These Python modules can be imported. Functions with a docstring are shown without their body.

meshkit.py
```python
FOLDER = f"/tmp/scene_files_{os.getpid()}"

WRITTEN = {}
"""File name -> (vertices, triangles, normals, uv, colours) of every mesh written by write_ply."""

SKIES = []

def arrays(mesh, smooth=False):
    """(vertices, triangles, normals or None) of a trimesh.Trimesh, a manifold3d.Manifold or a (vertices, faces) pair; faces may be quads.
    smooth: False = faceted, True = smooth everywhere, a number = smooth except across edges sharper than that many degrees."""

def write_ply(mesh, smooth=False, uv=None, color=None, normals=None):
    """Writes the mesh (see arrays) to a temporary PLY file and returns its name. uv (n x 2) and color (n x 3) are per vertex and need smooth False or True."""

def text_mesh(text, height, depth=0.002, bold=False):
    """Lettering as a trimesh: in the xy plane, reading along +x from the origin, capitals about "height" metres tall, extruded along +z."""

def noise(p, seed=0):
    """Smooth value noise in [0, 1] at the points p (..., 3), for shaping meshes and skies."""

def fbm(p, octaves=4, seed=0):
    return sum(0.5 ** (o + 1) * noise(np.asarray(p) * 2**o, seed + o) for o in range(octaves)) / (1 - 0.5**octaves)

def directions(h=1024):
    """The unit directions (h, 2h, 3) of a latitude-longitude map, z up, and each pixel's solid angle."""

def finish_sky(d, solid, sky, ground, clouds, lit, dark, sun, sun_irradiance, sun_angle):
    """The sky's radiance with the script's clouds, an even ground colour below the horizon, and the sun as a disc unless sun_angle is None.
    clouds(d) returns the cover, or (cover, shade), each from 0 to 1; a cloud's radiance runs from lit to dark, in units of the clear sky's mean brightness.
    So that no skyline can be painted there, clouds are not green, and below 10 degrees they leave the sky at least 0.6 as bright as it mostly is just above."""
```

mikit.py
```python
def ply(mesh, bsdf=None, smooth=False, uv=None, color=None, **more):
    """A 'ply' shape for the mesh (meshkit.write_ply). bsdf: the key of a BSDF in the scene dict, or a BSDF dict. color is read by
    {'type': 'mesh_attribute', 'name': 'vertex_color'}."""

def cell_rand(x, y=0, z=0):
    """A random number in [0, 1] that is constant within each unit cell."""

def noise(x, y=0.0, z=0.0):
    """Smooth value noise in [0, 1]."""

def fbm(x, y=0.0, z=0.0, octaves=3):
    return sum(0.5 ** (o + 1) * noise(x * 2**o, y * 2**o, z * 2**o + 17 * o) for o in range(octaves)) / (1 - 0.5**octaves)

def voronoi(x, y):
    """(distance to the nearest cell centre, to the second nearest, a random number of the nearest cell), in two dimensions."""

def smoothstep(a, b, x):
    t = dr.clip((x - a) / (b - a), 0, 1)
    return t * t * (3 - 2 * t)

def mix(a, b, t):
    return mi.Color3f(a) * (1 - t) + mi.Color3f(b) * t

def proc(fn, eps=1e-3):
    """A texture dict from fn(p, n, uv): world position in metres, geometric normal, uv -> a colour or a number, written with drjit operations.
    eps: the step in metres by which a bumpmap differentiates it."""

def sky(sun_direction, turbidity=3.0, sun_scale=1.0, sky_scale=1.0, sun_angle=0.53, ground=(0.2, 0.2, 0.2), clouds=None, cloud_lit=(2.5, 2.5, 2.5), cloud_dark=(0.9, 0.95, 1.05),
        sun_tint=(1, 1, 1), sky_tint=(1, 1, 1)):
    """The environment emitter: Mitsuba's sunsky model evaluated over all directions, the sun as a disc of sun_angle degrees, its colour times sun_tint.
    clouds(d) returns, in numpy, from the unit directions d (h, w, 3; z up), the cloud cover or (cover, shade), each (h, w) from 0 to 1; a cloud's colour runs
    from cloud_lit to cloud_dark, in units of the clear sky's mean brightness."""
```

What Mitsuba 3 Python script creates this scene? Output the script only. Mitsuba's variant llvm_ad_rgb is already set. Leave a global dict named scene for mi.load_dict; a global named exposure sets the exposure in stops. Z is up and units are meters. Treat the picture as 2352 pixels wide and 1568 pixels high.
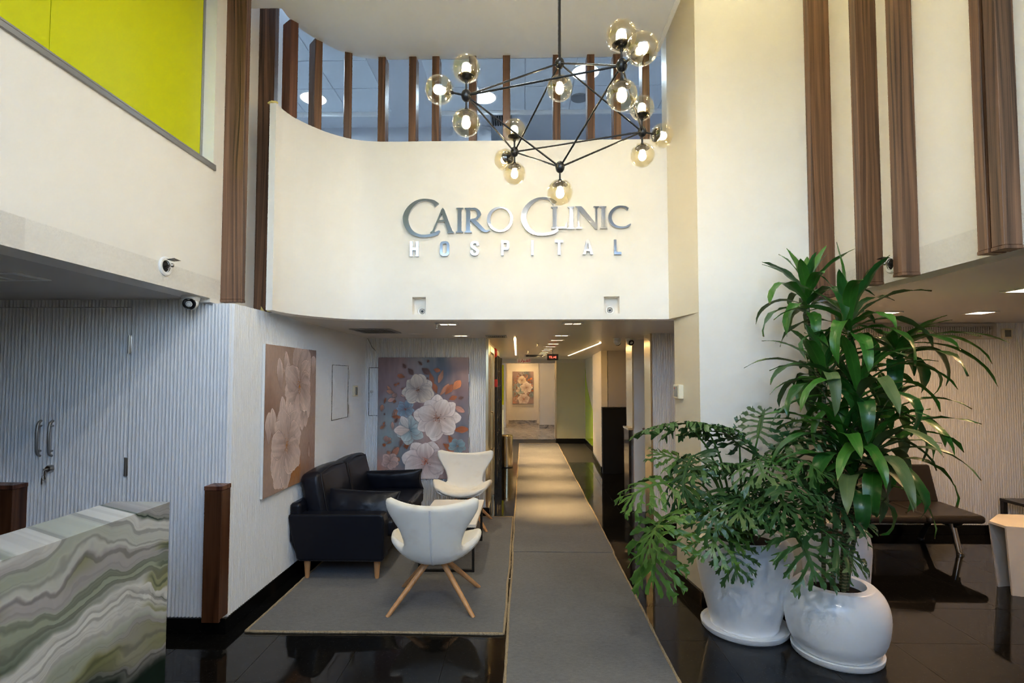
import math, random
import numpy as np
import trimesh
import manifold3d as m3
import mitsuba as mi
import drjit as dr
import mikit, meshkit
from mikit import proc, noise, fbm, smoothstep, mix, cell_rand, voronoi
from shapely.geometry import Polygon, LineString, Point, box as sbox
from shapely.ops import unary_union
from shapely import affinity

T = mi.ScalarTransform4f
PI = math.pi
rng = np.random.default_rng(7)
scene, labels = {}, {}

# ------------------------------------------------------------------ camera, daylight, exposure
CAM_H = 1.7
FOCAL, PPX, PPY = 1240.0, 1176.0, 813.0
PITCH, YAW = math.atan(55 / 1240), math.atan(27 / 1240)
_fw = np.array([-math.sin(YAW) * math.cos(PITCH), math.cos(YAW) * math.cos(PITCH), math.sin(PITCH)])
scene['camera'] = {'type': 'perspective', 'fov': 2 * math.degrees(math.atan(1176 / FOCAL)), 'fov_axis': 'x', 'near_clip': 0.05, 'far_clip': 200.0,
                   'principal_point_offset_y': (784 - PPY) / 1568,
                   'to_world': T().look_at(origin=[0, 0, CAM_H], target=[float(v) for v in np.array([0, 0, CAM_H]) + _fw], up=[0, 0, 1])}
exposure = 6.0
# overcast-to-clear daylight that comes in through the glazed front behind the camera; the sun stands behind the building
scene['sky'] = mikit.sky([0.25, 0.9, 0.55], turbidity=4.0, sun_scale=0.0, sky_scale=48.0 / 64, ground=(0.22, 0.22, 0.23), sky_tint=(1.0, 0.99, 1.0))
scene['sky']['sampling_weight'] = 9.0

WARM = np.array([1.0, 0.83, 0.54])
WHITE = np.array([0.99, 0.965, 0.87])
AMBER = np.array([1.0, 0.64, 0.27])
ROOMC = np.array([1.0, 0.62, 0.30])
WARMER = np.array([1.0, 0.72, 0.36])
COOL = np.array([0.66, 0.86, 1.0])

# ------------------------------------------------------------------ helpers
def tag(key, label=None, cat=None, group=None, kind=None):
    d = labels.setdefault(key, {})
    for k, v in (('label', label), ('category', cat), ('group', group), ('kind', kind)):
        if v:
            d[k] = v
_count = {}
def num(name):
    n = _count.get(name, 0)
    _count[name] = n + 1
    return name if n == 0 else f'{name}_{n:03d}'
def put(name, mesh, mat, parent=None, smooth=False, label=None, cat=None, group=None, kind=None, **more):
    """One entry of the scene; returns its key."""
    key = num(f'{parent}__{name}' if parent else name)
    if isinstance(mesh, dict):
        scene[key] = dict(mesh)
    else:
        scene[key] = mikit.ply(mesh, mat, smooth=smooth, **more)
    if label or cat or group or kind:
        tag(key, label, cat, group, kind)
    return key
def thing(name, label, cat, group=None):
    key = num(name)
    tag(key, label, cat, group)
    return key
def struct(name, mesh, mat, label, parent=None, smooth=False, **more):
    return put(name, mesh, mat, parent, smooth, label=label, kind=None if parent else 'structure', **more)
def moved(shape, m):
    return {**shape, 'to_world': m}
cat_ = trimesh.util.concatenate
def box(x0, x1, y0, y1, z0, z1):
    return trimesh.creation.box(bounds=[[min(x0, x1), min(y0, y1), min(z0, z1)], [max(x0, x1), max(y0, y1), max(z0, z1)]])
def hull(pts):
    return trimesh.convex.convex_hull(np.asarray(pts, float))
def cbox(x0, x1, y0, y1, z0, z1, c=0.004):
    """Box with chamfered edges."""
    pts = []
    for sx, ex in ((x0, 1), (x1, -1)):
        for sy, ey in ((y0, 1), (y1, -1)):
            for sz, ez in ((z0, 1), (z1, -1)):
                pts += [(sx, sy + ey * c, sz + ez * c), (sx + ex * c, sy, sz + ez * c), (sx + ex * c, sy + ey * c, sz)]
    return hull(pts)
def rbox(x0, x1, y0, y1, z0, z1, r=0.03, n=2):
    """Box with round edges."""
    s = trimesh.creation.icosphere(subdivisions=n, radius=r).vertices
    pts = [s + np.array([x, y, z]) for x in (x0 + r, x1 - r) for y in (y0 + r, y1 - r) for z in (z0 + r, z1 - r)]
    return hull(np.vstack(pts))
def tube(points, radii, sides=10, caps=True):
    p = np.asarray(points, float)
    r = np.broadcast_to(np.asarray(radii, float), (len(p),))
    t = np.gradient(p, axis=0)
    t /= np.linalg.norm(t, axis=1, keepdims=True) + 1e-12
    a = np.cross(t[0], [0, 0, 1.0] if abs(t[0][2]) < 0.9 else [1.0, 0, 0])
    vs = []
    for i in range(len(p)):
        a = a - t[i] * (a @ t[i])
        a /= np.linalg.norm(a)
        b = np.cross(t[i], a)
        ang = np.arange(sides) * 2 * PI / sides
        vs.append(p[i] + r[i] * (np.cos(ang)[:, None] * a + np.sin(ang)[:, None] * b))
    v = np.vstack(vs)
    f = []
    for i in range(len(p) - 1):
        for j in range(sides):
            k = (j + 1) % sides
            f += [(i * sides + j, i * sides + k, (i + 1) * sides + k), (i * sides + j, (i + 1) * sides + k, (i + 1) * sides + j)]
    if caps:
        v = np.vstack([v, p[:1], p[-1:]])
        n = len(p) * sides
        for j in range(sides):
            k = (j + 1) % sides
            f += [(n, k, j), (n + 1, (len(p) - 1) * sides + j, (len(p) - 1) * sides + k)]
    return trimesh.Trimesh(v, np.array(f), process=False)
def rod(a, b, r, r2=None, sides=12):
    return tube([a, b], [r, r if r2 is None else r2], sides)
def lathe(profile, n=48, center=(0, 0, 0)):
    """Profile of (radius, z), turned about z."""
    m = trimesh.creation.revolve(np.asarray(profile, float), sections=n)
    m.apply_translation(center)
    return m
def extr(poly, h, z=0.0):
    polys = getattr(poly, 'geoms', [poly])
    m = cat_([trimesh.creation.extrude_polygon(g, h, engine='earcut') for g in polys if g.area > 1e-9])
    m.apply_translation([0, 0, z])
    return m
def xz_plate(poly, y0, y1):
    """A polygon in (x, z), extruded along y from y0 to y1."""
    m = extr(poly, abs(y1 - y0))
    v = np.array(m.vertices)
    m = trimesh.Trimesh(np.stack([v[:, 0], min(y0, y1) + v[:, 2], v[:, 1]], 1), m.faces[:, ::-1], process=False)
    return m
def yz_plate(poly, x0, x1):
    """A polygon in (y, z), extruded along x."""
    m = extr(poly, abs(x1 - x0))
    v = np.array(m.vertices)
    return trimesh.Trimesh(np.stack([min(x0, x1) + v[:, 2], v[:, 0], v[:, 1]], 1), m.faces, process=False)
def man(m):
    return m3.Manifold(m3.Mesh(np.asarray(m.vertices, np.float32), np.asarray(m.faces, np.uint32)))
def unman(M):
    m = M.to_mesh()
    return trimesh.Trimesh(np.array(m.vert_properties[:, :3], float), np.array(m.tri_verts), process=False)
def cut(a, *bs):
    a = trimesh.Trimesh(a.vertices, a.faces, process=True)
    M = man(a)
    for b in bs:
        M = M - man(trimesh.Trimesh(b.vertices, b.faces, process=True))
    return unman(M)
def spline(pts, n=8):
    """Catmull-Rom through the points (any dimension)."""
    p = np.asarray(pts, float)
    q = np.vstack([2 * p[0] - p[1], p, 2 * p[-1] - p[-2]])
    out = []
    for i in range(1, len(q) - 2):
        for t in np.arange(n) / n:
            out.append(0.5 * (2 * q[i] + (q[i + 1] - q[i - 1]) * t + (2 * q[i - 1] - 5 * q[i] + 4 * q[i + 1] - q[i + 2]) * t * t + (-q[i - 1] + 3 * q[i] - 3 * q[i + 1] + q[i + 2]) * t ** 3))
    out.append(p[-1])
    return np.array(out)
def xf(m, mat):
    m = m.copy()
    m.apply_transform(mat)
    return m
def rotz(a, at=(0, 0, 0)):
    return trimesh.transformations.rotation_matrix(a, [0, 0, 1], at)
def mT(mat):
    return T(np.asarray(mat, float).tolist())
def quad(p0, p1, p2, p3):
    return trimesh.Trimesh(np.array([p0, p1, p2, p3], float), [[0, 1, 2], [0, 2, 3]], process=False)

# ------------------------------------------------------------------ materials
def mat(name, d):
    scene['mat_' + name] = d
    return 'mat_' + name
def rgb(c):
    return {'type': 'rgb', 'value': [float(x) for x in c]}
def prin(color, rough=0.5, spec=0.5, metal=0.0, **k):
    d = {'type': 'principled', 'base_color': color if isinstance(color, dict) else rgb(color), 'roughness': rough, 'specular': spec, **k}
    if metal:
        d['metallic'] = metal
    return d
def two(d):
    return {'type': 'twosided', 'bsdf': d}

def paint(c, amp=0.03, s=1.3):
    def fn(p, n, uv):
        k = 1 - amp + 2 * amp * fbm(p.x * s, p.y * s, p.z * s, 3)
        return mi.Color3f(c) * k
    return proc(fn)
M_WALL = mat('wall', two(prin(paint((0.78, 0.742, 0.685)), 0.42, 0.35)))
M_WALLWARM = mat('wall_warm', two(prin(paint((0.72, 0.64, 0.49)), 0.35, 0.45)))
M_CEIL = mat('ceiling', two(prin(paint((0.68, 0.69, 0.71), 0.015), 0.6, 0.3)))
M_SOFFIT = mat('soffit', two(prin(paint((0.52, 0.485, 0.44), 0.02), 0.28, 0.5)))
M_CEILTILE = mat('ceiling_tile', two(prin((0.66, 0.70, 0.74), 0.7, 0.2)))
M_FLUTE = mat('fluted', two(prin(paint((0.74, 0.735, 0.745), 0.015, 3), 0.45, 0.4)))
M_WHITE = mat('white_metal', two(prin((0.75, 0.75, 0.74), 0.4, 0.5)))
M_CREAMPLASTIC = mat('cream_plastic', two(prin((0.72, 0.66, 0.5), 0.4, 0.5)))
M_BLACK = mat('black_metal', two(prin((0.012, 0.012, 0.013), 0.28, 0.5)))
M_MATTEBLACK = mat('matte_black', two(prin((0.010, 0.010, 0.010), 0.75, 0.15)))
M_DARK = mat('dark_void', two(prin((0.02, 0.018, 0.016), 0.8, 0.2)))
M_CHROME = mat('chrome', two(prin((0.48, 0.50, 0.54), 0.12, 0.5, 1.0)))
M_STEEL = mat('steel', two(prin((0.55, 0.53, 0.50), 0.24, 0.5, 1.0)))
M_BRASS = mat('warm_steel', two(prin((0.66, 0.57, 0.40), 0.22, 0.5, 1.0)))
M_GREYMETAL = mat('grey_metal', two(prin((0.30, 0.30, 0.30), 0.35, 0.5, 0.6)))
M_LIME = mat('lime_panel', two(prin((0.56, 0.58, 0.003), 0.42, 0.22)))
M_LIME2 = mat('lime_glass', two(prin((0.28, 0.42, 0.02), 0.12, 0.5)))
M_OLIVE = mat('olive_wall', two(prin(paint((0.50, 0.47, 0.33), 0.02), 0.5, 0.4)))
M_GREYPANEL = mat('grey_panel', two(prin((0.55, 0.57, 0.61), 0.5, 0.4)))
M_PINK = mat('pink_panel', two(prin((0.75, 0.18, 0.42), 0.4, 0.4)))
M_RED = mat('red_plastic', two(prin((0.42, 0.015, 0.012), 0.35, 0.5)))
M_SCREENGREY = mat('grey_screen', two(prin((0.16, 0.17, 0.15), 0.25, 0.5)))
M_LENS = mat('black_glass', two(prin((0.006, 0.006, 0.008), 0.08, 0.6)))
M_FOAM = mat('yellow_foam', two(prin((0.70, 0.58, 0.22), 0.9, 0.1)))
M_SIGNWHITE = mat('sign_white', two(prin((0.62, 0.58, 0.60), 0.4, 0.4)))
M_SIGNRED = mat('sign_red', two(prin((0.35, 0.01, 0.09), 0.5, 0.3)))

def granite(p, n, uv):
    g = fbm(p.x * 90, p.y * 90, p.z * 90, 2)
    sp = smoothstep(0.985, 1.0, cell_rand(dr.floor(p.x * 260), dr.floor(p.y * 260), dr.floor(p.z * 260)))
    return mix((0.0025, 0.0024, 0.0023), (0.006, 0.0057, 0.0054), g) + mi.Color3f(0.03) * sp
def granite_rough(p, n, uv):
    return 0.03 + 0.09 * smoothstep(0.60, 0.9, fbm(p.x * 2.2, p.y * 2.2, 3.1, 4))
M_GRANITE = mat('black_granite', two({'type': 'principled', 'base_color': proc(granite), 'roughness': proc(granite_rough), 'specular': 0.33}))
M_JOINT = mat('tile_joint', two(prin((0.028, 0.027, 0.026), 0.6, 0.3)))
def grey_marble(p, n, uv):
    w = fbm(p.x * 1.6 + 3, p.y * 1.2, p.z * 2, 4)
    v = dr.abs(dr.sin(12 * (p.x * 0.35 + p.y * 0.8 + p.z + 1.6 * w)))
    return mix((0.10, 0.085, 0.075), (0.33, 0.29, 0.25), smoothstep(0.0, 0.5, v) * (0.5 + 0.7 * w)) + mi.Color3f((0.35, 0.32, 0.28)) * smoothstep(0.93, 1.0, v) * 0.5
M_GREYMARBLE = mat('grey_marble', two({'type': 'principled', 'base_color': proc(grey_marble), 'roughness': 0.15, 'specular': 0.5}))

def wood_fn(dark, light, fx=34.0, red=0.0):
    def fn(p, n, uv):
        q = p.x * 1.0 + p.y * 0.83
        w = fbm(q * 7, p.z * 0.55, 1.7, 3)
        s = fbm(q * fx * 2.2 + 9 * w, p.z * 0.9, 0.3, 3)
        fine = noise(q * 420, p.z * 5, 0)
        k = dr.clip(0.5 + 1.9 * (s - 0.5) + 0.22 * (fine - 0.5) + 0.5 * (w - 0.5), 0, 1)
        return mix(dark, light, k)
    return fn
M_WALNUT = mat('walnut', two({'type': 'principled', 'base_color': proc(wood_fn((0.035, 0.016, 0.008), (0.21, 0.105, 0.055))), 'roughness': 0.38, 'specular': 0.45}))
M_WALNUTRED = mat('walnut_red', two({'type': 'principled', 'base_color': proc(wood_fn((0.045, 0.013, 0.008), (0.17, 0.070, 0.038))), 'roughness': 0.35, 'specular': 0.45}))
M_MAHOG = mat('post_wood', two({'type': 'principled', 'base_color': proc(wood_fn((0.028, 0.009, 0.004), (0.115, 0.045, 0.018), 16)), 'roughness': 0.35, 'specular': 0.5}))
def beech_fn(p, n, uv):
    g = fbm(p.x * 60, p.y * 60, p.z * 9, 3)
    return mix((0.46, 0.215, 0.085), (0.66, 0.36, 0.165), g)
M_BEECH = mat('beech', two({'type': 'principled', 'base_color': proc(beech_fn), 'roughness': 0.4, 'specular': 0.45}))

def carpet_fn(p, n, uv):
    a = noise(p.x * 55, p.y * 330, 0.4)
    b = noise(p.x * 420, p.y * 420, 2.4)
    c = fbm(p.x * 2.0, p.y * 2.6, 0.7, 3)
    k = 0.45 * a + 0.35 * b + 0.35 * c
    return mix((0.058, 0.060, 0.065), (0.212, 0.213, 0.218), k)
M_CARPET = mat('carpet', two(prin(proc(carpet_fn), 0.95, 0.08)))
def bind_fn(p, n, uv):
    return mix((0.20, 0.155, 0.10), (0.40, 0.32, 0.22), noise(p.x * 300, p.y * 300, 0))
M_BINDING = mat('carpet_binding', two(prin(proc(bind_fn), 0.95, 0.08)))

def leather_bump(p, n, uv):
    return 0.6 * fbm(p.x * 16, p.y * 16, p.z * 16, 3) + 0.12 * noise(p.x * 260, p.y * 260, p.z * 260)
M_LEATHER = mat('navy_leather', two({'type': 'bumpmap', 'arbitrary': proc(leather_bump, 2e-3), 'scale': 0.006, 'bsdf': prin((0.0050, 0.0062, 0.0120), 0.36, 0.32)}))
M_PIPING = mat('leather_piping', two(prin((0.006, 0.0065, 0.010), 0.4, 0.5)))
M_BENCHLEATHER = mat('bench_leather', two(prin((0.024, 0.019, 0.016), 0.38, 0.5)))
def fabric_fn(p, n, uv):
    st = smoothstep(0.52, 0.80, fbm(p.x * 9, p.y * 9, p.z * 9, 4))
    return mix((0.78, 0.755, 0.70), (0.66, 0.60, 0.52), 0.45 * st)
M_FABRIC = mat('cream_upholstery', two(prin(proc(fabric_fn), 0.62, 0.3)))
M_SEAM = mat('seam_cord', two(prin((0.66, 0.66, 0.69), 0.6, 0.3)))
M_TABLETOP = mat('table_white', two(prin((0.70, 0.66, 0.61), 0.3, 0.5)))
M_OFFWHITE = mat('folded_white', two(prin(paint((0.64, 0.57, 0.48), 0.05, 6), 0.4, 0.45)))
M_POT = mat('pot_gloss', two(prin((0.86, 0.855, 0.85), 0.16, 0.5)))
M_SAUCER = mat('saucer_white', two(prin((0.76, 0.76, 0.755), 0.35, 0.45)))
M_SOIL = mat('soil', two(prin((0.018, 0.014, 0.011), 0.95, 0.1)))
M_PLANTRING = mat('steel_dark', two(prin((0.15, 0.15, 0.16), 0.4, 0.5)))

def green_marble(p, n, uv):
    y, z = p.y * 1.0 + 0.55 * p.x, p.z
    w1 = fbm(y * 0.95 + 2.1, z * 1.25 + 5.0, 0.3, 3)
    w2 = fbm(y * 3.6 + 1.0, z * 4.6, 2.0, 3)
    w3 = fbm(y * 15.0, z * 13.0, 4.2, 3)
    q = y * 6.0 + 1.8 * w2 + 0.6 * z
    jag = dr.abs(2 * (q - dr.floor(q)) - 1)
    h = 1.25 * z + 0.09 * dr.sin(2.9 * y + 1.2) + 0.62 * (w1 - 0.5) + 0.20 * (w2 - 0.5) + 0.050 * (w3 - 0.5) + 0.016 * jag
    b1 = noise(h * 10.0 + 11.0, 0.25 * y, 0.5)
    b2 = noise(h * 21.0 + 4.0, 0.4 * y, 1.5)
    b3 = noise(h * 48.0, 0.8 * y, 2.5)
    b4 = noise(h * 150.0, 1.5 * y, 7.5)
    patch = fbm(y * 2.1 + 7, z * 2.6, 8.0, 3)
    cr = voronoi(y * 11 + 3 * w2, h * 17)
    white, pale, olive, lilac, deep = (0.64, 0.65, 0.64), (0.36, 0.41, 0.33), (0.22, 0.235, 0.075), (0.37, 0.35, 0.37), (0.008, 0.018, 0.012)
    c = mix(pale, white, smoothstep(0.24, 0.48, b1))
    c = mix(c, lilac, 0.75 * smoothstep(0.58, 0.70, noise(h * 12 + 30, 0.5 * y, 3.0)))
    c = c * (0.86 + 0.26 * cr[2] * smoothstep(0.4, 0.6, b1))
    c = mix(c, olive, 0.8 * smoothstep(0.55, 0.66, b2) * smoothstep(0.36, 0.52, patch))
    c = 0.92 * c * (1.0 - 0.38 * smoothstep(0.50, 0.72, b3) - 0.16 * smoothstep(0.5, 0.8, b4))
    v1 = dr.abs(noise(h * 8.5 + 21.0, 0.22 * y, 6.0) - 0.5)
    k1 = smoothstep(0.30, 0.52, fbm(y * 1.6 + 30, h * 4.0, 5.0, 2))
    c = mix(c, (0.07, 0.11, 0.065), 0.85 * smoothstep(0.17, 0.03, v1) * (0.25 + 0.75 * k1))
    c = mix(c, deep, 0.95 * smoothstep(0.055, 0.020, v1 + 0.02 * (w3 - 0.5)) * k1)
    v2 = dr.abs(noise(h * 14.0 + 51.0, 0.3 * y, 9.0) - 0.5)
    c = mix(c, (0.05, 0.08, 0.05), 0.7 * smoothstep(0.06, 0.02, v2) * smoothstep(0.44, 0.6, patch))
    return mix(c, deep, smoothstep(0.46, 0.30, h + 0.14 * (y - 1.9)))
M_MARBLE = mat('green_marble', two({'type': 'principled', 'base_color': proc(green_marble), 'roughness': 0.14, 'specular': 0.45}))

def leaf_fn(base, tip, stripe):
    def fn(p, n, uv):
        rib = 0.5 + 0.5 * dr.sin(uv.x * 75.0)
        mid = smoothstep(0.06, 0.0, dr.abs(uv.x - 0.5))
        k = 0.72 + 0.3 * fbm(p.x * 9, p.y * 9, p.z * 9, 2) + 0.16 * rib
        c = mix(base, stripe, 0.35 * mid + 0.2 * fbm(uv.x * 6, uv.y * 2, p.z, 2))
        c = mix(c, tip, smoothstep(0.955, 1.0, uv.y))
        edge = smoothstep(0.46, 0.5, dr.abs(uv.x - 0.5))
        return mix(c, (0.14, 0.17, 0.03), 0.5 * edge) * k
    return proc(fn)
M_DRAC = mat('dracaena_leaf', two(prin(leaf_fn((0.030, 0.130, 0.016), (0.12, 0.06, 0.02), (0.075, 0.20, 0.025)), 0.33, 0.5)))
M_DRAC2 = mat('dracaena_leaf_dusty', two(prin(leaf_fn((0.080, 0.130, 0.046), (0.12, 0.07, 0.03), (0.12, 0.165, 0.06)), 0.45, 0.45)))
M_DRAC3 = mat('dracaena_leaf_deep', two(prin(leaf_fn((0.018, 0.085, 0.016), (0.06, 0.04, 0.02), (0.035, 0.12, 0.02)), 0.30, 0.55)))
M_PHIL = mat('philodendron_leaf', two(prin(paint((0.038, 0.098, 0.024), 0.25, 7), 0.34, 0.5)))
M_PHIL2 = mat('philodendron_leaf_light', two(prin(paint((0.060, 0.140, 0.020), 0.25, 7), 0.38, 0.5)))
M_PHIL3 = mat('philodendron_leaf_dark', two(prin(paint((0.024, 0.070, 0.022), 0.25, 7), 0.34, 0.5)))
M_STEM = mat('green_stem', two(prin(paint((0.055, 0.13, 0.025), 0.2, 9), 0.45, 0.4)))
def cane_fn(p, n, uv):
    r = smoothstep(0.75, 0.95, 0.5 + 0.5 * dr.sin(p.z * 330 + 3 * noise(p.x * 40, p.y * 40, p.z * 8)))
    return mix(mix((0.030, 0.050, 0.018), (0.085, 0.095, 0.04), fbm(p.x * 30, p.y * 30, p.z * 3, 2)), (0.30, 0.24, 0.13), 0.75 * r)
M_CANE = mat('ringed_cane', two(prin(proc(cane_fn), 0.6, 0.3)))

M_GLOBE = mat('amber_globe', {'type': 'thindielectric', 'int_ior': 1.75, 'specular_transmittance': rgb((0.94, 0.87, 0.70)), 'specular_reflectance': rgb((1, 1, 1))})
M_VCOL = mat('canvas_print', two(prin({'type': 'mesh_attribute', 'name': 'vertex_color'}, 0.42, 0.4)))
M_LAMPWHITE = mat('lamp_white', two(prin((0.8, 0.8, 0.78), 0.5, 0.3)))

def lamp(mesh, color, power, weight=1.0, smooth=False):
    """A mesh that gives off light; power is its radiance."""
    d = mikit.ply(mesh, M_LAMPWHITE, smooth=smooth)
    d['emitter'] = {'type': 'area', 'radiance': rgb(np.asarray(color) * power), 'sampling_weight': float(weight)}
    return d

# ================================================================== THE SETTING
SOF, SOFL, SOFR, CEILZ, UPZ = 2.20, 2.24, 2.31, 4.53, 5.35
XL, XUL, XUR = -2.0, -2.12, 2.33
YF, YB = 3.65, 6.75           # front fluted wall, back fluted wall
PITCHR = 0.0253

# ---- floor: black granite tiles, 0.57 x 0.53 m, every tile a piece
struct('floor', box(-6.6, 6.7, -1.6, 15.15, -0.12, -0.006), M_JOINT, 'glossy black granite floor laid in square tiles', None)
TX, TY = 0.57, 0.53
tile_mesh = cbox(0.0008, TX - 0.0008, 0.0008, TY - 0.0008, -0.006, 0.0, 0.0006)
tile_ply = mikit.ply(tile_mesh, M_GRANITE)
xs0, ys0 = -1.05 - 10 * TX, 3.07 - 9 * TY
near = []
far_plates = []
for i in range(0, 24):
    for j in range(0, 24):
        x, y = xs0 + i * TX, ys0 + j * TY
        if x < -3.4 or x + TX > 6.75 or y < 1.4 or y > 15.15 or (y > 6.2 and (x < -0.9 or x > 1.9)) or (y < 3.4 and abs(x) > 3.9):
            continue
        near.append((x, y))
near.sort(key=lambda q: q[0] ** 2 + q[1] ** 2)
for k, (x, y) in enumerate(near[:298]):
    put('floor_tile', moved(tile_ply, T().translate([x, y, 0])), None, 'floor')
rest = [(xs0 + i * TX, ys0 + j * TY) for i in range(0, 24) for j in range(0, 24)]
done = {(round(x, 3), round(y, 3)) for x, y in near[:298]}
rest = [q for q in rest if (round(q[0], 3), round(q[1], 3)) not in done and -6.6 < q[0] < 6.2 and -1.6 <= q[1] < 14.7]
put('outer_tiles', cat_([xf(tile_mesh, trimesh.transformations.translation_matrix([x, y, 0])) for x, y in rest]), M_GRANITE, 'floor', kind='stuff')
struct('floor_marble', box(-3.5, 3.0, 15.15, 21.5, -0.1, 0.0), M_GREYMARBLE, 'veined grey marble floor at the far end of the corridor')

# ---- fluted wall panels
def ribs(x0, x1, z0, z1, depth=0.0125, p=PITCHR, seg=6, back=0.02, phase=0.0):
    """A panel of half-round upright ribs that face -y, in front of the plane y=0; closed at top and bottom."""
    n = max(1, int(round((x1 - x0) / p)))
    w = (x1 - x0) / n
    pts = []
    for k in range(n):
        for s in range(seg + 1):
            u = s / seg
            pts.append((x0 + (k + 0.055 + 0.89 * u) * w, -depth * (math.sin(PI * u) ** 0.55)))
    pts = np.array(pts)
    m = len(pts)
    v = np.vstack([np.c_[pts[:, 0], pts[:, 1], np.full(m, z0)], np.c_[pts[:, 0], pts[:, 1], np.full(m, z1)], np.c_[pts[:, 0], np.full(m, back), np.full(m, z0)], np.c_[pts[:, 0], np.full(m, back), np.full(m, z1)]])
    i = np.arange(m - 1)
    f = np.vstack([np.c_[i, i + 1, i + 1 + m], np.c_[i, i + 1 + m, i + m],                          # front
                   np.c_[i + m, i + 1 + m, i + 1 + 3 * m], np.c_[i + m, i + 1 + 3 * m, i + 3 * m],  # top
                   np.c_[i + 2 * m, i + 1 + 2 * m, i + 1], np.c_[i + 2 * m, i + 1, i]])             # bottom
    e = [[0, m, 3 * m], [0, 3 * m, 2 * m], [m - 1, 4 * m - 1, 2 * m - 1], [m - 1, 3 * m - 1, 4 * m - 1]]
    return trimesh.Trimesh(v, np.vstack([f, e]), process=False)
def face(m, y=0.0, turn=0.0, at=(0, 0)):
    return xf(m, trimesh.transformations.translation_matrix([at[0], at[1] + y, 0]) @ rotz(turn))

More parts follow.
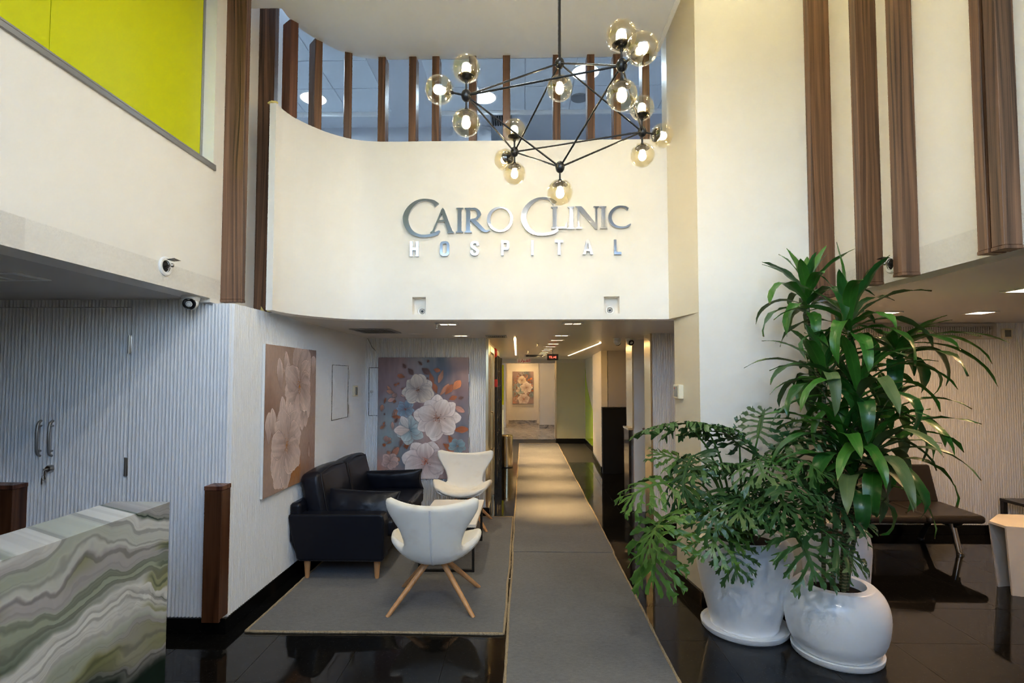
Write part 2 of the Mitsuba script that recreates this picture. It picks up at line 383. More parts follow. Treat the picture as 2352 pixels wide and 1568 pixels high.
# left front wall, with the cupboard doors
D_X0, D_X1, D_Z = -3.92, -2.703, 2.185
wl = cat_([face(ribs(D_X1 + 0.003, XUL, 0.1, SOFL), YF), face(ribs(XUL, XL - 0.004, 0.1, 2.212), YF), face(ribs(D_X0, D_X1, D_Z + 0.004, SOFL), YF), face(ribs(-6.5, D_X0 - 0.003, 0.1, SOFL), YF),
           box(D_X1 + 0.003, XL - 0.012, YF + 0.004, YF + 0.14, 0, 2.212), box(-6.5, D_X0, YF + 0.004, YF + 0.14, 0, SOFL), box(D_X0, D_X1, YF + 0.02, YF + 0.14, 0, SOFL)])
struct('wall_front_left', wl, M_FLUTE, 'white fluted wall with cupboard doors at the left')
def cupboard_door(name, x0, x1, hinge_x, handle_x, label):
    d = struct(name, cat_([face(ribs(x0 + 0.003, x1 - 0.003, 0.12, D_Z), YF), box(x0 + 0.003, x1 - 0.003, YF + 0.002, YF + 0.018, 0.12, D_Z)]), M_FLUTE, label)
    pts = spline([(handle_x - 0.002, YF - 0.008, 1.41), (handle_x, YF - 0.036, 1.385), (handle_x + 0.004, YF - 0.047, 1.30), (handle_x, YF - 0.036, 1.195), (handle_x - 0.002, YF - 0.008, 1.17)], 6)
    h = tube(pts, 0.0085, 8)
    feet = cat_([rod((handle_x, YF - 0.008, z), (handle_x, YF - 0.045, z), 0.007) for z in (1.375, 1.205)])
    put('handle', cat_([h, feet]), M_GREYMETAL, d, smooth=50, label='curved grey bar handle')
    for z in (1.93, 1.10):
        put('hinge', cat_([cbox(hinge_x - 0.014, hinge_x + 0.014, YF - 0.016, YF - 0.009, z - 0.062, z + 0.062, 0.002), rod((hinge_x, YF - 0.02, z - 0.062), (hinge_x, YF - 0.02, z + 0.062), 0.006)]), M_STEEL, d, smooth=40, label='steel butt hinge')
    return d
xm = -3.262
d1 = cupboard_door('door_1', xm, D_X1, D_X1 + 0.002, -3.218, 'right leaf of the fluted cupboard door, with the lock and keys')
d2 = cupboard_door('door_2', D_X0, xm, D_X0 - 0.002, -3.300, 'left leaf of the fluted cupboard door')
lk = cat_([lathe([(0, 0), (0.026, 0), (0.028, 0.01), (0.02, 0.03), (0, 0.034)], 20)])
lk = xf(lk, trimesh.transformations.translation_matrix([-3.222, YF - 0.006, 1.085]) @ trimesh.transformations.rotation_matrix(PI / 2, [1, 0, 0]))
put('lock', lk, M_STEEL, d1, smooth=40, label='round steel cylinder lock')
keys = cat_([cbox(-3.235, -3.221, YF - 0.05, YF - 0.046, 1.02, 1.075, 0.001), rod((-3.228, YF - 0.06, 1.085), (-3.222, YF - 0.03, 1.085), 0.006), tube([(-3.228 + 0.014 * math.cos(a), YF - 0.055, 1.03 + 0.018 * math.sin(a)) for a in np.linspace(0, 2 * PI, 17)], 0.0018, 6, False),
             cbox(-3.247, -3.236, YF - 0.057, YF - 0.054, 0.985, 1.03, 0.001)])
put('keys', keys, M_STEEL, d1, smooth=40, label='keys hanging in the lock')

# left side wall with the paintings (faces +x), flutes run from the corner to the back corner
wp = cat_([face(ribs(YF, YB, 0.1, 2.212), 0, PI / 2, (XL - 0.0, 0)), box(XUL + 0.001, XL - 0.004, YF + 0.006, YB, 0, 2.212)])
struct('wall_left', wp, M_FLUTE, 'white fluted side wall behind the sofa')
# back fluted wall of the seating niche
wb = cat_([face(ribs(XL, -0.47, 0.1, SOF), YB), box(XL, -0.47, YB + 0.004, YB + 0.25, 0, SOF)])
struct('wall_back', wb, M_FLUTE, 'white fluted wall at the back of the seating niche')
# right fluted wall at the back of the waiting room
YR = 6.08
wr = cat_([face(ribs(1.435, 6.6, 0.1, SOFR), YR), box(1.43, 6.6, YR + 0.004, YR + 0.30, 0, SOFR)])
struct('wall_back_right', wr, M_FLUTE, 'white fluted wall behind the waiting bench at the right')
struct('trim_1', box(1.415, 1.433, YR - 0.012, YR + 0.30, 0.1, SOF), M_BRASS, 'bright metal edge strip of the right fluted wall')

# baseboards
def base(name, m, label):
    struct(name, m, M_GRANITE, label)
base('baseboard_front_left', cbox(-6.5, XL + 0.016, YF - 0.028, YF + 0.02, 0, 0.102, 0.003), 'black granite baseboard under the left fluted wall')
base('baseboard_left', cbox(XL - 0.02, XL + 0.017, YF - 0.028, YB, 0, 0.102, 0.003), 'black granite baseboard behind the sofa')
base('baseboard_back', cbox(XL, -0.455, YB - 0.028, YB + 0.02, 0, 0.102, 0.003), 'black granite baseboard of the niche')
base('baseboard_right', cat_([cbox(1.405, 6.6, YR - 0.03, YR + 0.02, 0, 0.102, 0.003), cbox(1.405, 1.43, YR - 0.03, YR + 0.3, 0, 0.102, 0.003)]), 'black granite baseboard of the waiting room')

# upper left wall with the lime-green panels in a long opening
Z1 = 3.13
uw = cat_([box(XUL - 0.16, XUL, -1.5, 3.585, SOFL - 0.0, Z1), box(XUL - 0.16, XUL, 3.585, 4.75, 2.213, 5.2), box(XUL - 0.16, XUL - 0.10, -1.5, 3.6, Z1, 5.2)])
struct('wall_upper_left', uw, M_WALL, 'cream plaster wall of the upper left gallery')
struct('trim_2', cat_([cbox(XUL - 0.10, XUL + 0.012, -1.5, 3.60, Z1 - 0.012, Z1 + 0.016, 0.002), cbox(XUL - 0.004, XUL + 0.012, -1.5, 3.60, Z1 + 0.016, Z1 + 0.028, 0.002)]), M_GREYMETAL, 'grey metal sill channel below the green panels')
struct('trim_3', cbox(XUL - 0.098, XUL - 0.078, 3.565, 3.585, Z1 + 0.016, 5.2, 0.002), M_GREYMETAL, 'grey metal edge channel beside the green panel')
y_seam = 2.40
uwk = 'wall_upper_left'
put('green_panel', cbox(XUL - 0.098, XUL - 0.086, y_seam + 0.002, 3.580, Z1 + 0.01, 5.2, 0.001), M_LIME, uwk, label='large lime green back-painted panel')
put('green_panel', cbox(XUL - 0.098, XUL - 0.086, 0.6, y_seam - 0.002, Z1 + 0.01, 5.2, 0.001), M_LIME, uwk, label='lime green panel beyond the seam')
put('green_panel', cbox(XUL - 0.098, XUL - 0.086, -1.5, 0.596, Z1 + 0.01, 5.2, 0.001), M_LIME, uwk, label='lime green panel')

# curved parapet with the lettering
front = spline([(-1.853, 3.92), (-1.842, 4.05), (-1.79, 4.20), (-1.66, 4.395), (-1.50, 4.53), (-1.346, 4.585), (-1.15, 4.602), (-0.9, 4.60), (-0.4, 4.60)], 6)
front = np.vstack([front, [(0.4, 4.60), (1.40, 4.60)]])
back = LineString(front).parallel_offset(0.13, 'left')
bc = np.array(back.coords)
bc = bc[bc[:, 0] > -1.93]
bc = bc if bc[0, 0] < bc[-1, 0] else bc[::-1]
par = Polygon(np.vstack([front, bc[::-1], [(-1.902, 3.922)]]))
PAR_T = 3.76
pm = extr(par.buffer(0), PAR_T - SOF, SOF)
pm = cut(pm, box(-0.958, -0.841, 4.55, 4.69, 2.247, 2.396), box(0.685, 0.817, 4.55, 4.69, 2.249, 2.396))
struct('wall_parapet', pm, M_WALL, 'curved cream parapet that carries the lettering')
# corridor soffit / slab
slab = Polygon(np.vstack([bc - [0, 0.003], [(1.40, 4.71), (1.40, 4.72), (2.42, 4.72), (2.42, 6.4), (2.6, 6.4), (2.6, 14.9), (-2.3, 14.9), (-2.3, 4.75), (-1.99, 4.75)]])).buffer(0)
sm = extr(slab, 0.16, SOF + 0.001)
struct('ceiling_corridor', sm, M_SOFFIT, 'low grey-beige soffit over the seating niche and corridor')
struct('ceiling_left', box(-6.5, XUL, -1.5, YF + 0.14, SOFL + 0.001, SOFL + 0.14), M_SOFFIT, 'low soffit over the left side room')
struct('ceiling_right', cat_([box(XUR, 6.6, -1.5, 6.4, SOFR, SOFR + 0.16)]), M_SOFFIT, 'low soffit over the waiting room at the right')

# right upper wall and the square column
struct('wall_upper_right', box(XUR, XUR + 0.14, -1.5, 4.14, SOFR - 0.001, 5.6), M_WALL, 'cream upper wall at the right that carries the tall slats')
colp = Polygon([(1.337, 4.13), (2.33, 4.13), (2.33, 4.72), (1.45, 4.72), (1.280, 4.60)])
struct('column', extr(colp, 5.6), M_WALL, 'broad square plastered column behind the plants')
struct('wall_column_top', extr(Polygon([(1.335, 4.132), (1.5, 4.132), (1.5, 4.75), (1.235, 4.75), (1.235, 4.58)]), 5.6 - SOF - 0.0, SOF + 0.001), M_WALLWARM, 'beige side of the column above the soffit')
base('baseboard_column', cat_([hull([(1.335 - 0.018, 4.11, z) for z in (0, 0.11)] + [(1.335 + 0.02, 4.11, z) for z in (0, 0.11)] + [(1.260, 4.615, z) for z in (0, 0.11)] + [(1.29, 4.615, z) for z in (0, 0.11)]), cbox(1.318, 2.35, 4.112, 4.14, 0, 0.11, 0.003)]), 'black granite baseboard of the column')
struct('trim_4', hull([(x, y, z) for z in (0.11, SOF) for (x, y) in ((1.3345, 4.131), (1.345, 4.131), (1.2775, 4.602), (1.288, 4.602))]), M_WALLWARM, 'beige painted side of the column')

# atrium ceiling, with a raised slot along the right wall
cp = Polygon(np.vstack([front[:-1] + [0, 0.06], [(1.14, 4.66), (1.14, -1.5), (-2.13, -1.5), (-2.13, 3.975), (-1.90, 3.975)]])).buffer(0)
struct('ceiling_atrium', extr(cp, UPZ - CEILZ, CEILZ), M_CEIL, 'smooth grey-white ceiling of the atrium with a curved edge')
struct('ceiling_slot', box(1.0, 2.5, -1.5, 4.8, 5.4, 5.5), M_CEIL, 'raised ceiling slot along the right wall')
struct('trim_5', cat_([cbox(1.14, 1.175, -1.5, 4.58, CEILZ - 0.012, CEILZ + 0.07, 0.004)]), M_WHITE, 'white edge moulding of the atrium ceiling')

# upper storey behind the parapet
struct('floor_upper', box(-4.0, 3.2, 4.75, 10.2, 2.37, 2.50), M_CEIL, 'upper storey floor')
struct('wall_upper_back', cat_([box(-4.0, 3.2, 10.0, 10.2, 2.5, 5.6), box(-4.1, -4.0, 4.3, 10.2, 2.5, 5.6), box(3.2, 3.3, 4.3, 10.2, 2.5, 5.6), box(-4.0, -2.28, 4.6, 4.75, 2.4, 5.6)]), M_GREYPANEL, 'pale walls of the upper storey')
cu = struct('ceiling_upper', box(-4.0, 3.2, 4.66, 10.2, UPZ + 0.012, UPZ + 0.1), M_GREYPANEL, 'ceiling of the upper storey, cool white')
tm = mikit.ply(cbox(0.006, 0.594, 0.006, 0.594, 0, 0.012, 0.003), M_CEILTILE)
for i in range(9):
    for j in range(4):
        x, y = -3.6 + 0.6 * i + (0.0 if i < 3 else 0.62), 4.82 + 0.6 * j
        if -1.81 < x + 0.01 < -1.2:
            continue
        put('ceiling_tile', moved(tm, T().translate([x, y, UPZ])), None, cu)
struct('trim_6', cat_([box(-4.0, -1.85, 7.22, 7.25, UPZ - 0.05, UPZ + 0.01), box(-1.15, 3.2, 7.22, 7.25, UPZ - 0.05, UPZ + 0.01)]), M_WHITE, 'white metal ceiling rail of the upper storey')
struct('wall_partition', cat_([box(-4.0, -0.50, 7.7, 7.8, 2.5, UPZ + 0.02), box(-0.56, -0.47, 7.66, 7.84, 2.5, UPZ - 0.02)]), M_GREYPANEL, 'grey partition in the upper storey')
put('pink_panel', cbox(1.64, 1.99, 8.5, 8.53, 4.3, 5.32, 0.01), M_PINK, 'wall_upper_back', label='bright pink panel')
wpn = thing('white_cabinet', 'small white cabinet top behind the slats in the upper storey', 'cabinet')
put('body', cbox(1.18, 1.46, 8.45, 8.7, 4.6, 5.38 - 0.15, 0.01), M_WHITE, wpn)

# corridor
struct('wall_corridor_left', box(-0.60, -0.472, YB + 0.251, 10.5, 0, SOF + 0.01), M_OLIVE, 'left side wall of the corridor')
struct('trim_7', cbox(-0.475, -0.44, YB - 0.012, YB + 0.26, 0.1, SOF, 0.003), M_BRASS, 'bright metal corner strip at the corridor mouth')
base('baseboard_corridor_left', cbox(-0.46, -0.425, YB - 0.03, YB + 0.36, 0, 0.1, 0.003), 'black baseboard at the corridor mouth')
YE = 14.25
struct('wall_corridor_end', cat_([box(0.86, 2.2, YE, YE + 0.25, 0.0, SOF + 0.01)]), M_OLIVE, 'olive-grey wall where the corridor turns')
base('baseboard_corridor_end', cbox(0.84, 1.7, YE - 0.02, YE + 0.25, 0, 0.12, 0.003), 'black baseboard of the corridor end wall')
struct('trim_8', box(0.82, 0.862, YE - 0.01, YE + 0.27, 0.12, SOF), M_BRASS, 'bright edge strip of the corridor end wall')
struct('ceiling_beam', box(-2.4, 3.0, YE, YE + 0.5, 2.10, SOF + 0.1), M_SOFFIT, 'dropped beam at the end of the corridor')
struct('wall_green_side', cat_([box(1.62, 1.7, 11.84, YE, 0.0, SOF + 0.01)]), M_OLIVE, 'side wall with a green sweep beyond the column')
base('baseboard_green_side', cbox(1.585, 1.625, 11.84, YE, 0, 0.12, 0.003), 'black plinth under the green sweep')
put('green_sweep', yz_plate(Polygon([(14.24, 0.12), (14.24, 1.95)] + [(14.24 - 2.38 * t, 1.95 - 1.35 * t ** 0.6) for t in np.linspace(0.05, 1, 16)] + [(11.86, 0.12)]), 1.612, 1.622), M_LIME2, 'wall_green_side', label='lime green glass wedge sweeping down')
struct('column_corridor', extr(Polygon([(1.408, 9.86), (1.52, 9.86), (1.64, 11.84), (1.505, 11.84)]), SOF + 0.01), M_WALLWARM, 'slim beige pier on the right of the corridor')
base('baseboard_pier', extr(Polygon([(1.390, 9.85), (1.41, 9.85), (1.52, 11.84), (1.487, 11.84)]), 0.10), 'dark baseboard of the slim pier')
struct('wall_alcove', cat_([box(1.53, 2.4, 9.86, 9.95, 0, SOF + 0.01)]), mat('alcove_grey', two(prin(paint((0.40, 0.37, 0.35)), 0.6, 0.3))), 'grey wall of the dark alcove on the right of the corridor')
ab = thing('black_counter_front', 'tall black counter front standing against the grey alcove wall', 'counter')
put('panel', cbox(1.405, 1.93, 9.70, 9.84, 0.0, 1.15, 0.004), M_MATTEBLACK, ab)
put('cap', cbox(1.403, 1.935, 9.69, 9.845, 1.15, 1.178, 0.004), M_MATTEBLACK, ab)
struct('wall_corridor_right', cat_([box(1.415, 2.4, 7.0, 7.12, 0, SOF + 0.01), box(1.413, 1.53, 7.0, 7.38, 0, SOF + 0.01)]), M_WALL, 'cream wall with a wooden ledge right of the corridor')
struct('trim_9', box(1.395, 1.4145, 6.99, 7.40, 1.05, SOF), M_BRASS, 'bright metal edge of the cream wall')
dg = thing('glass_screen', 'low dark brown glass screen beside the cream wall in the corridor', 'screen')
put('sheet', box(1.355, 1.385, 7.05, 7.38, 0.0, 1.03), M_LENS, dg)
put('cap', box(1.345, 1.412, 7.03, 7.40, 1.03, 1.055), M_BRASS, dg)
ws = thing('wall_ledge', 'small brown wooden ledge on the cream wall beside the plants', 'shelf')
put('board', cbox(1.52, 1.76, 6.80, 7.0, 1.035, 1.062, 0.004), M_MAHOG, ws)

# far hall beyond the beam
struct('wall_far', cat_([box(-2.5, 3.0, 20.35, 20.5, 0.0, 2.6)]), M_WALL, 'cream end wall of the far hall')
struct('baseboard_far', box(-0.57, 0.48, 20.30, 20.36, 0, 0.12), M_GREYMARBLE, 'dark marble baseboard of the far hall')
struct('wall_far_pier', cat_([box(0.55, 1.3, 18.4, 20.4, 0.0, 2.5), box(-0.80, -0.62, 18.6, 20.4, 0, 2.5)]), M_WALL, 'cream pier in the far hall')
struct('baseboard_far_pier', box(0.53, 1.3, 18.36, 18.42, 0, 0.12), M_GREYMARBLE, 'marble baseboard of the far pier')
struct('ceiling_far', box(-3.5, 3.0, 14.7, 20.5, 2.42, 2.5), M_CEIL, 'pale ceiling of the far hall')
gd = thing('lime_door', 'lime green panel with clear lower half far down the corridor at left', 'door')
put('upper_panel', box(-0.95, -0.49, 13.20, 13.23, 1.05, 2.02), M_LIME, gd)
put('lower_panel', box(-0.95, -0.49, 13.20, 13.23, 0.0, 1.05), mat('pale_glass', two(prin((0.50, 0.58, 0.48), 0.15, 0.5))), gd)
put('knob', trimesh.creation.icosphere(subdivisions=2, radius=0.02).apply_translation([-0.52, 13.17, 0.95]), M_STEEL, gd, smooth=True)

struct('wall_far_left', box(-3.5, -0.59, 10.5, 10.6, 0, SOF + 0.01), M_OLIVE, 'return wall left of the corridor')

struct('wall_far_sides', cat_([box(-3.6, -3.5, 10.4, 20.5, 0, 2.55), box(2.95, 3.05, 14.2, 20.5, 0, 2.55), box(2.4, 2.5, 6.3, 14.6, 0, SOF + 0.16), box(2.45, 3.0, 14.5, 14.6, 0, 2.5)]), M_WALL, 'outer side walls of the corridor and far hall')

SLOTC = np.array([1.0, 0.86, 0.42])
# ================================================================== LIGHTS OF THE PLACE
def downlight(x, y, z, w, d, label, group, slots=2, power=14.0, color=AMBER, spot=0.0, spot_angle=32):
    t = thing('downlight', label, 'ceiling light', group)
    n = slots
    put('frame', cut(cbox(x - w / 2 - 0.02, x + w / 2 + 0.02, y - d / 2 - 0.015, y + d / 2 + 0.015, z - 0.006, z + 0.004, 0.002), *[box(x - w / 2 + k * (w / n) + 0.006, x - w / 2 + (k + 1) * (w / n) - 0.006, y - d / 2, y + d / 2, z - 0.05, z + 0.05) for k in range(n)]), M_WHITE, t)
    for k in range(n):
        q = quad((x - w / 2 + k * w / n + 0.005, y - d / 2 - 0.001, z - 0.0015), (x - w / 2 + k * w / n + 0.005, y + d / 2 + 0.001, z - 0.0015), (x - w / 2 + (k + 1) * w / n - 0.005, y + d / 2 + 0.001, z - 0.0015), (x - w / 2 + (k + 1) * w / n - 0.005, y - d / 2 - 0.001, z - 0.0015))
        scene[num(t + '__diffuser')] = lamp(q, color, power / 64, 0.06)
    if spot:
        scene[num('beam_of_' + t)] = {'type': 'spot', 'to_world': T().look_at(origin=[x, y, z - 0.03], target=[x, y + 0.02, 0], up=[0, 1, 0]), 'intensity': rgb(np.asarray(color) * spot / 64), 'cutoff_angle': float(spot_angle), 'beam_width': float(spot_angle * 0.3), 'sampling_weight': 1.0 if spot > 5 else 0.5}
    return t
G = 'downlights in a row along the corridor soffit'
ys = [4.94, 6.33, 7.09, 7.85, 8.56, 9.2, 9.85, 10.52, 11.1, 11.71, 12.41]
ORD = ['first', 'second', 'third', 'fourth', 'fifth', 'sixth', 'seventh', 'eighth', 'ninth', 'tenth', 'eleventh', 'twelfth']
for k, y in enumerate(ys):
    two_slot = k in (0, 1, 3, 5, 7, 9, 10)
    is_spot = not two_slot
    downlight(0.45 - 0.007 * k, y, SOF, 0.155 if two_slot else 0.16, 0.085, f'{"double square" if two_slot else "single long"} lit downlight in the corridor soffit, {ORD[k]} from the front', G, 2 if two_slot else 1, 14.0, AMBER, 40.0 if is_spot or k == 10 else (0.35 if k < 2 else 0.0), 21 if is_spot else 50)
downlight(-0.70, 4.97, SOF, 0.155, 0.085, 'double square downlight over the front of the coffee table', 'downlights over the seating', 2, 14.0, WARM, 2.2, 48)
downlight(-0.74, 6.33, SOF, 0.155, 0.085, 'double square downlight in front of the large flower canvas', 'downlights over the seating', 2, 14.0, WARM, 2.8, 46)

def strip(x0, y0, x1, y1, label):
    t = thing('light_strip', label, 'light strip', 'slim light strips in the corridor soffit')
    d = np.array([x1 - x0, y1 - y0]); L = np.linalg.norm(d); d /= L
    m = box(-0.012, 0.012, 0, L, SOF - 0.012, SOF)
    a = math.atan2(d[1], d[0]) - PI / 2
    M = trimesh.transformations.translation_matrix([x0, y0, 0]) @ rotz(a)
    put('channel', xf(cat_([box(-0.02, -0.0125, 0, L, SOF - 0.008, SOF), box(0.0125, 0.02, 0, L, SOF - 0.008, SOF)]), M), M_WHITE, t)
    scene[num(t + '__diffuser')] = lamp(xf(m, M), AMBER, 38.0 / 64, 0.8)
strip(-0.11, 6.75, -0.17, 11.6, 'slim lit strip at the left of the corridor soffit')
strip(1.075, 7.6, 0.985, 11.9, 'slim lit strip running diagonally at the right of the corridor soffit')

def panel_light(x, y, label, group, s=0.2, z=None, power=9.0, ang=0.0, color=ROOMC):
    z = SOFR if z is None else z
    t = thing('panel_light', label, 'ceiling light', group)
    M = trimesh.transformations.translation_matrix([x, y, z]) @ rotz(ang)
    put('frame', xf(cut(cbox(-s - 0.025, s + 0.025, -s - 0.025, s + 0.025, -0.008, 0.002, 0.002), box(-s, s, -s, s, -0.1, 0.1)), M), M_WHITE, t)
    scene[num(t + '__diffuser')] = lamp(xf(quad((-s, -s, -0.002), (-s, s, -0.002), (s, s, -0.002), (s, -s, -0.002)), M), color, power / 64, 1.0)
GP = 'square lit panels in the waiting room soffit'
panel_light(3.52, 3.72, 'large square lit panel at the right edge of the waiting room soffit', GP, 0.13, power=150.0)
panel_light(4.24, 5.09, 'small lit panel above the end of the bench', GP, 0.075, power=150.0)
panel_light(3.39, 5.07, 'small lit panel seen between the tall plant leaves', GP, 0.06, power=150.0)
# the unlit pair in the left soffit
t = thing('downlight', 'unlit double square downlight in the shaded left soffit', 'ceiling light')
put('frame', cut(cbox(-2.98, -2.60, 2.68, 2.90, SOFL - 0.006, SOFL + 0.002, 0.002), box(-2.95, -2.80, 2.70, 2.88, 2, 3), box(-2.78, -2.63, 2.70, 2.88, 2, 3)), M_WHITE, t)
for x in (-2.95, -2.78):
    put('diffuser', quad((x, 2.70, SOFL - 0.001), (x, 2.88, SOFL - 0.001), (x + 0.15, 2.88, SOFL - 0.001), (x + 0.15, 2.70, SOFL - 0.001)), M_SOFFIT, t)
# upper storey lights
for (x, y, sx, sy, lab) in ((-2.74, 6.83, 0.16, 0.16, 'round cool white light glowing behind the third railing post'), (-0.52, 6.85, 0.16, 0.16, 'round cool white light glowing behind the left of the chandelier'), (0.74, 6.30, 0.16, 0.16, 'round cool white light glowing behind the middle of the chandelier'), (-2.95, 5.75, 0.12, 0.3, 'tall lit panel at the far left of the upper ceiling')):
    t = thing('upper_light', lab, 'ceiling light', 'cool white lights of the upper storey')
    if sx == sy:
        put('ring', cat_([trimesh.creation.annulus(sx, sx + 0.02, 0.012, sections=32).apply_translation([x, y, UPZ - 0.008])]), M_WHITE, t, smooth=40)
        d = trimesh.creation.cylinder(sx, 0.004, sections=32).apply_translation([x, y, UPZ - 0.004])
    else:
        put('ring', cut(box(x - sx - 0.02, x + sx + 0.02, y - sy - 0.02, y + sy + 0.02, UPZ - 0.014, UPZ), box(x - sx, x + sx, y - sy, y + sy, UPZ - 0.1, UPZ + 0.1)), M_WHITE, t)
        d = box(x - sx, x + sx, y - sy, y + sy, UPZ - 0.008, UPZ - 0.002)
    scene[num(t + '__diffuser')] = lamp(d, COOL, 45.0 / 64, 0.8)
# downlights recessed in the atrium ceiling and its raised slot, above the frame
for k_, (x, y, z, pw, cl) in enumerate(((1.80, 3.30, 5.38, 185.0, SLOTC), (1.95, 2.2, 5.38, 185.0, SLOTC), (-1.6, 2.5, CEILZ, 25.0, WARM), (0.85, -0.7, CEILZ, 1000.0, WHITE), (0.1, -0.3, CEILZ, 1000.0, WHITE), (-0.3, 3.0, CEILZ, 1000.0 * 0.35, WHITE))):
    t = thing('recessed_lamp', ('round recessed lamp in the raised slot above the column', 'round recessed lamp in the raised slot above the right wall fins', 'round recessed lamp above the lime green panels', 'round recessed lamp near the right of the glazed front', 'round recessed lamp near the middle of the glazed front', 'round recessed lamp in the ceiling in front of the chandelier rod')[k_], 'ceiling light', 'recessed lamps above the picture')
    put('rim', trimesh.creation.annulus(0.07, 0.09, 0.01, sections=28).apply_translation([x, y, z - 0.006]), M_WHITE, t, smooth=40)
    scene[num(t + '__diffuser')] = lamp(trimesh.creation.cylinder(0.07, 0.004, sections=28).apply_translation([x, y, z - 0.003]), cl, pw / 64, 1.2)
# far hall lamps
t = thing('far_ceiling_light', 'bright rectangular light at the end of the corridor below the clock', 'ceiling light')
put('frame', cbox(0.30, 0.86, 16.6, 17.6, 2.40, 2.42, 0.004), M_WHITE, t)
scene[t + '__diffuser'] = lamp(box(0.34, 0.82, 16.65, 17.55, 2.385, 2.399), AMBER, 12.0 / 64, 0.5)
t = thing('far_picture_light', 'small spot lamp above the far canvas', 'ceiling light')
put('housing', trimesh.creation.cylinder(0.06, 0.05, sections=20).apply_translation([-0.02, 19.2, 2.395]), M_WHITE, t, smooth=40)
scene['beam_of_far_picture_light'] = {'type': 'spot', 'to_world': T().look_at(origin=[-0.02, 19.2, 2.36], target=[-0.02, 20.35, 1.4], up=[0, 0, 1]), 'intensity': rgb(AMBER * 5.0 / 64), 'cutoff_angle': 50.0, 'beam_width': 20.0, 'sampling_weight': 0.5}

# ------------------------------------------------------------------ chandelier
Q = 1.5
CH = thing('chandelier', 'black angular chandelier with fourteen amber glass globes, hanging before the lettering', 'chandelier')
cx0, cy0 = 0.138 * Q, 2.018 * Q
nodes = {'n1': (-0.203 * Q, 1.867 * Q, CAM_H + Q), 'n3': (0.314 * Q, 1.694 * Q, CAM_H + Q), 'n4': (0.482 * Q, 2.164 * Q, CAM_H + Q), 'n5': (-0.040 * Q, 2.348 * Q, CAM_H + Q), 'n2': (cx0, cy0, CAM_H + 1.203 * Q), 'n6': (cx0, cy0, CAM_H + 0.799 * Q)}
nodes = {k: np.array(v) for k, v in nodes.items()}
put('rod', rod(nodes['n2'], (cx0, cy0, CEILZ - 0.02), 0.0085), M_BLACK, CH, smooth=40)
put('canopy', lathe([(0, CEILZ), (0.06, CEILZ), (0.06, CEILZ - 0.02), (0.02, CEILZ - 0.035), (0, CEILZ - 0.035)], 28, (cx0, cy0, 0)), M_BLACK, CH, smooth=40)
hub = trimesh.creation.icosphere(subdivisions=3, radius=1.0)
for k, p in nodes.items():
    h = hub.copy(); h.apply_scale([0.0265, 0.0265, 0.034]); h.apply_translation(p)
    ring = trimesh.creation.cylinder(0.0272, 0.005, sections=28).apply_translation(p)
    put('hub', cat_([h, ring]), M_BLACK, CH, smooth=40)
for a, b in (('n1', 'n2'), ('n1', 'n3'), ('n2', 'n3'), ('n2', 'n5'), ('n2', 'n4'), ('n3', 'n6'), ('n3', 'n4'), ('n1', 'n5'), ('n1', 'n6'), ('n5', 'n4'), ('n5', 'n6'), ('n4', 'n6')):
    put('strut', rod(nodes[a], nodes[b], 0.0052, sides=10), M_BLACK, CH, smooth=40)
RG = 0.073
globe = trimesh.creation.icosphere(subdivisions=4, radius=RG)
def globe_lamp(p, d):
    d = np.asarray(d, float); d /= np.linalg.norm(d)
    M = trimesh.geometry.align_vectors([0, 0, 1], d)
    M[:3, 3] = p
    L = 0.085
    stem = cat_([rod((0, 0, 0.01), (0, 0, L), 0.0055), rod((0, 0, L - 0.014), (0, 0, L + 0.006), 0.009),
                 lathe([(0.0, L - 0.004), (0.012, L), (0.030, L + 0.004), (0.044, L + 0.016), (0.0445, L + 0.019), (0.03, L + 0.010), (0, L + 0.006)], 28)])
    k = put('lamp', xf(stem, M), M_BLACK, CH, smooth=40)
    c = L + 0.062
    put('globe', xf(globe, M @ trimesh.transformations.translation_matrix([0, 0, c])), M_GLOBE, k, smooth=True, label='amber glass globe')
    put('socket', xf(lathe([(0, L + 0.006), (0.016, L + 0.006), (0.0165, L + 0.03), (0.019, L + 0.032), (0.019, L + 0.046), (0.014, L + 0.05), (0, L + 0.05)], 24), M), M_STEEL, k, smooth=40, label='chrome lamp socket')
    bulb = trimesh.creation.icosphere(subdivisions=2, radius=0.0235)
    scene[f'{k}__bulb'] = lamp(xf(bulb, M @ trimesh.transformations.translation_matrix([0, 0, L + 0.070])), WARM, 175.0 / 64, 0.55, smooth=True)
    tag(f'{k}__bulb', 'lit round bulb')
ctr = np.array([cx0, cy0, CAM_H + Q])
for k in ('n1', 'n3', 'n4', 'n5'):
    o = (nodes[k] - ctr) * [1, 1, 0]
    for d in ((0, 0, 1), o, (0, 0, -1)):
        globe_lamp(nodes[k], d)
globe_lamp(nodes['n2'], (0, 0, -1))
globe_lamp(nodes['n6'], (0, 0, -1))

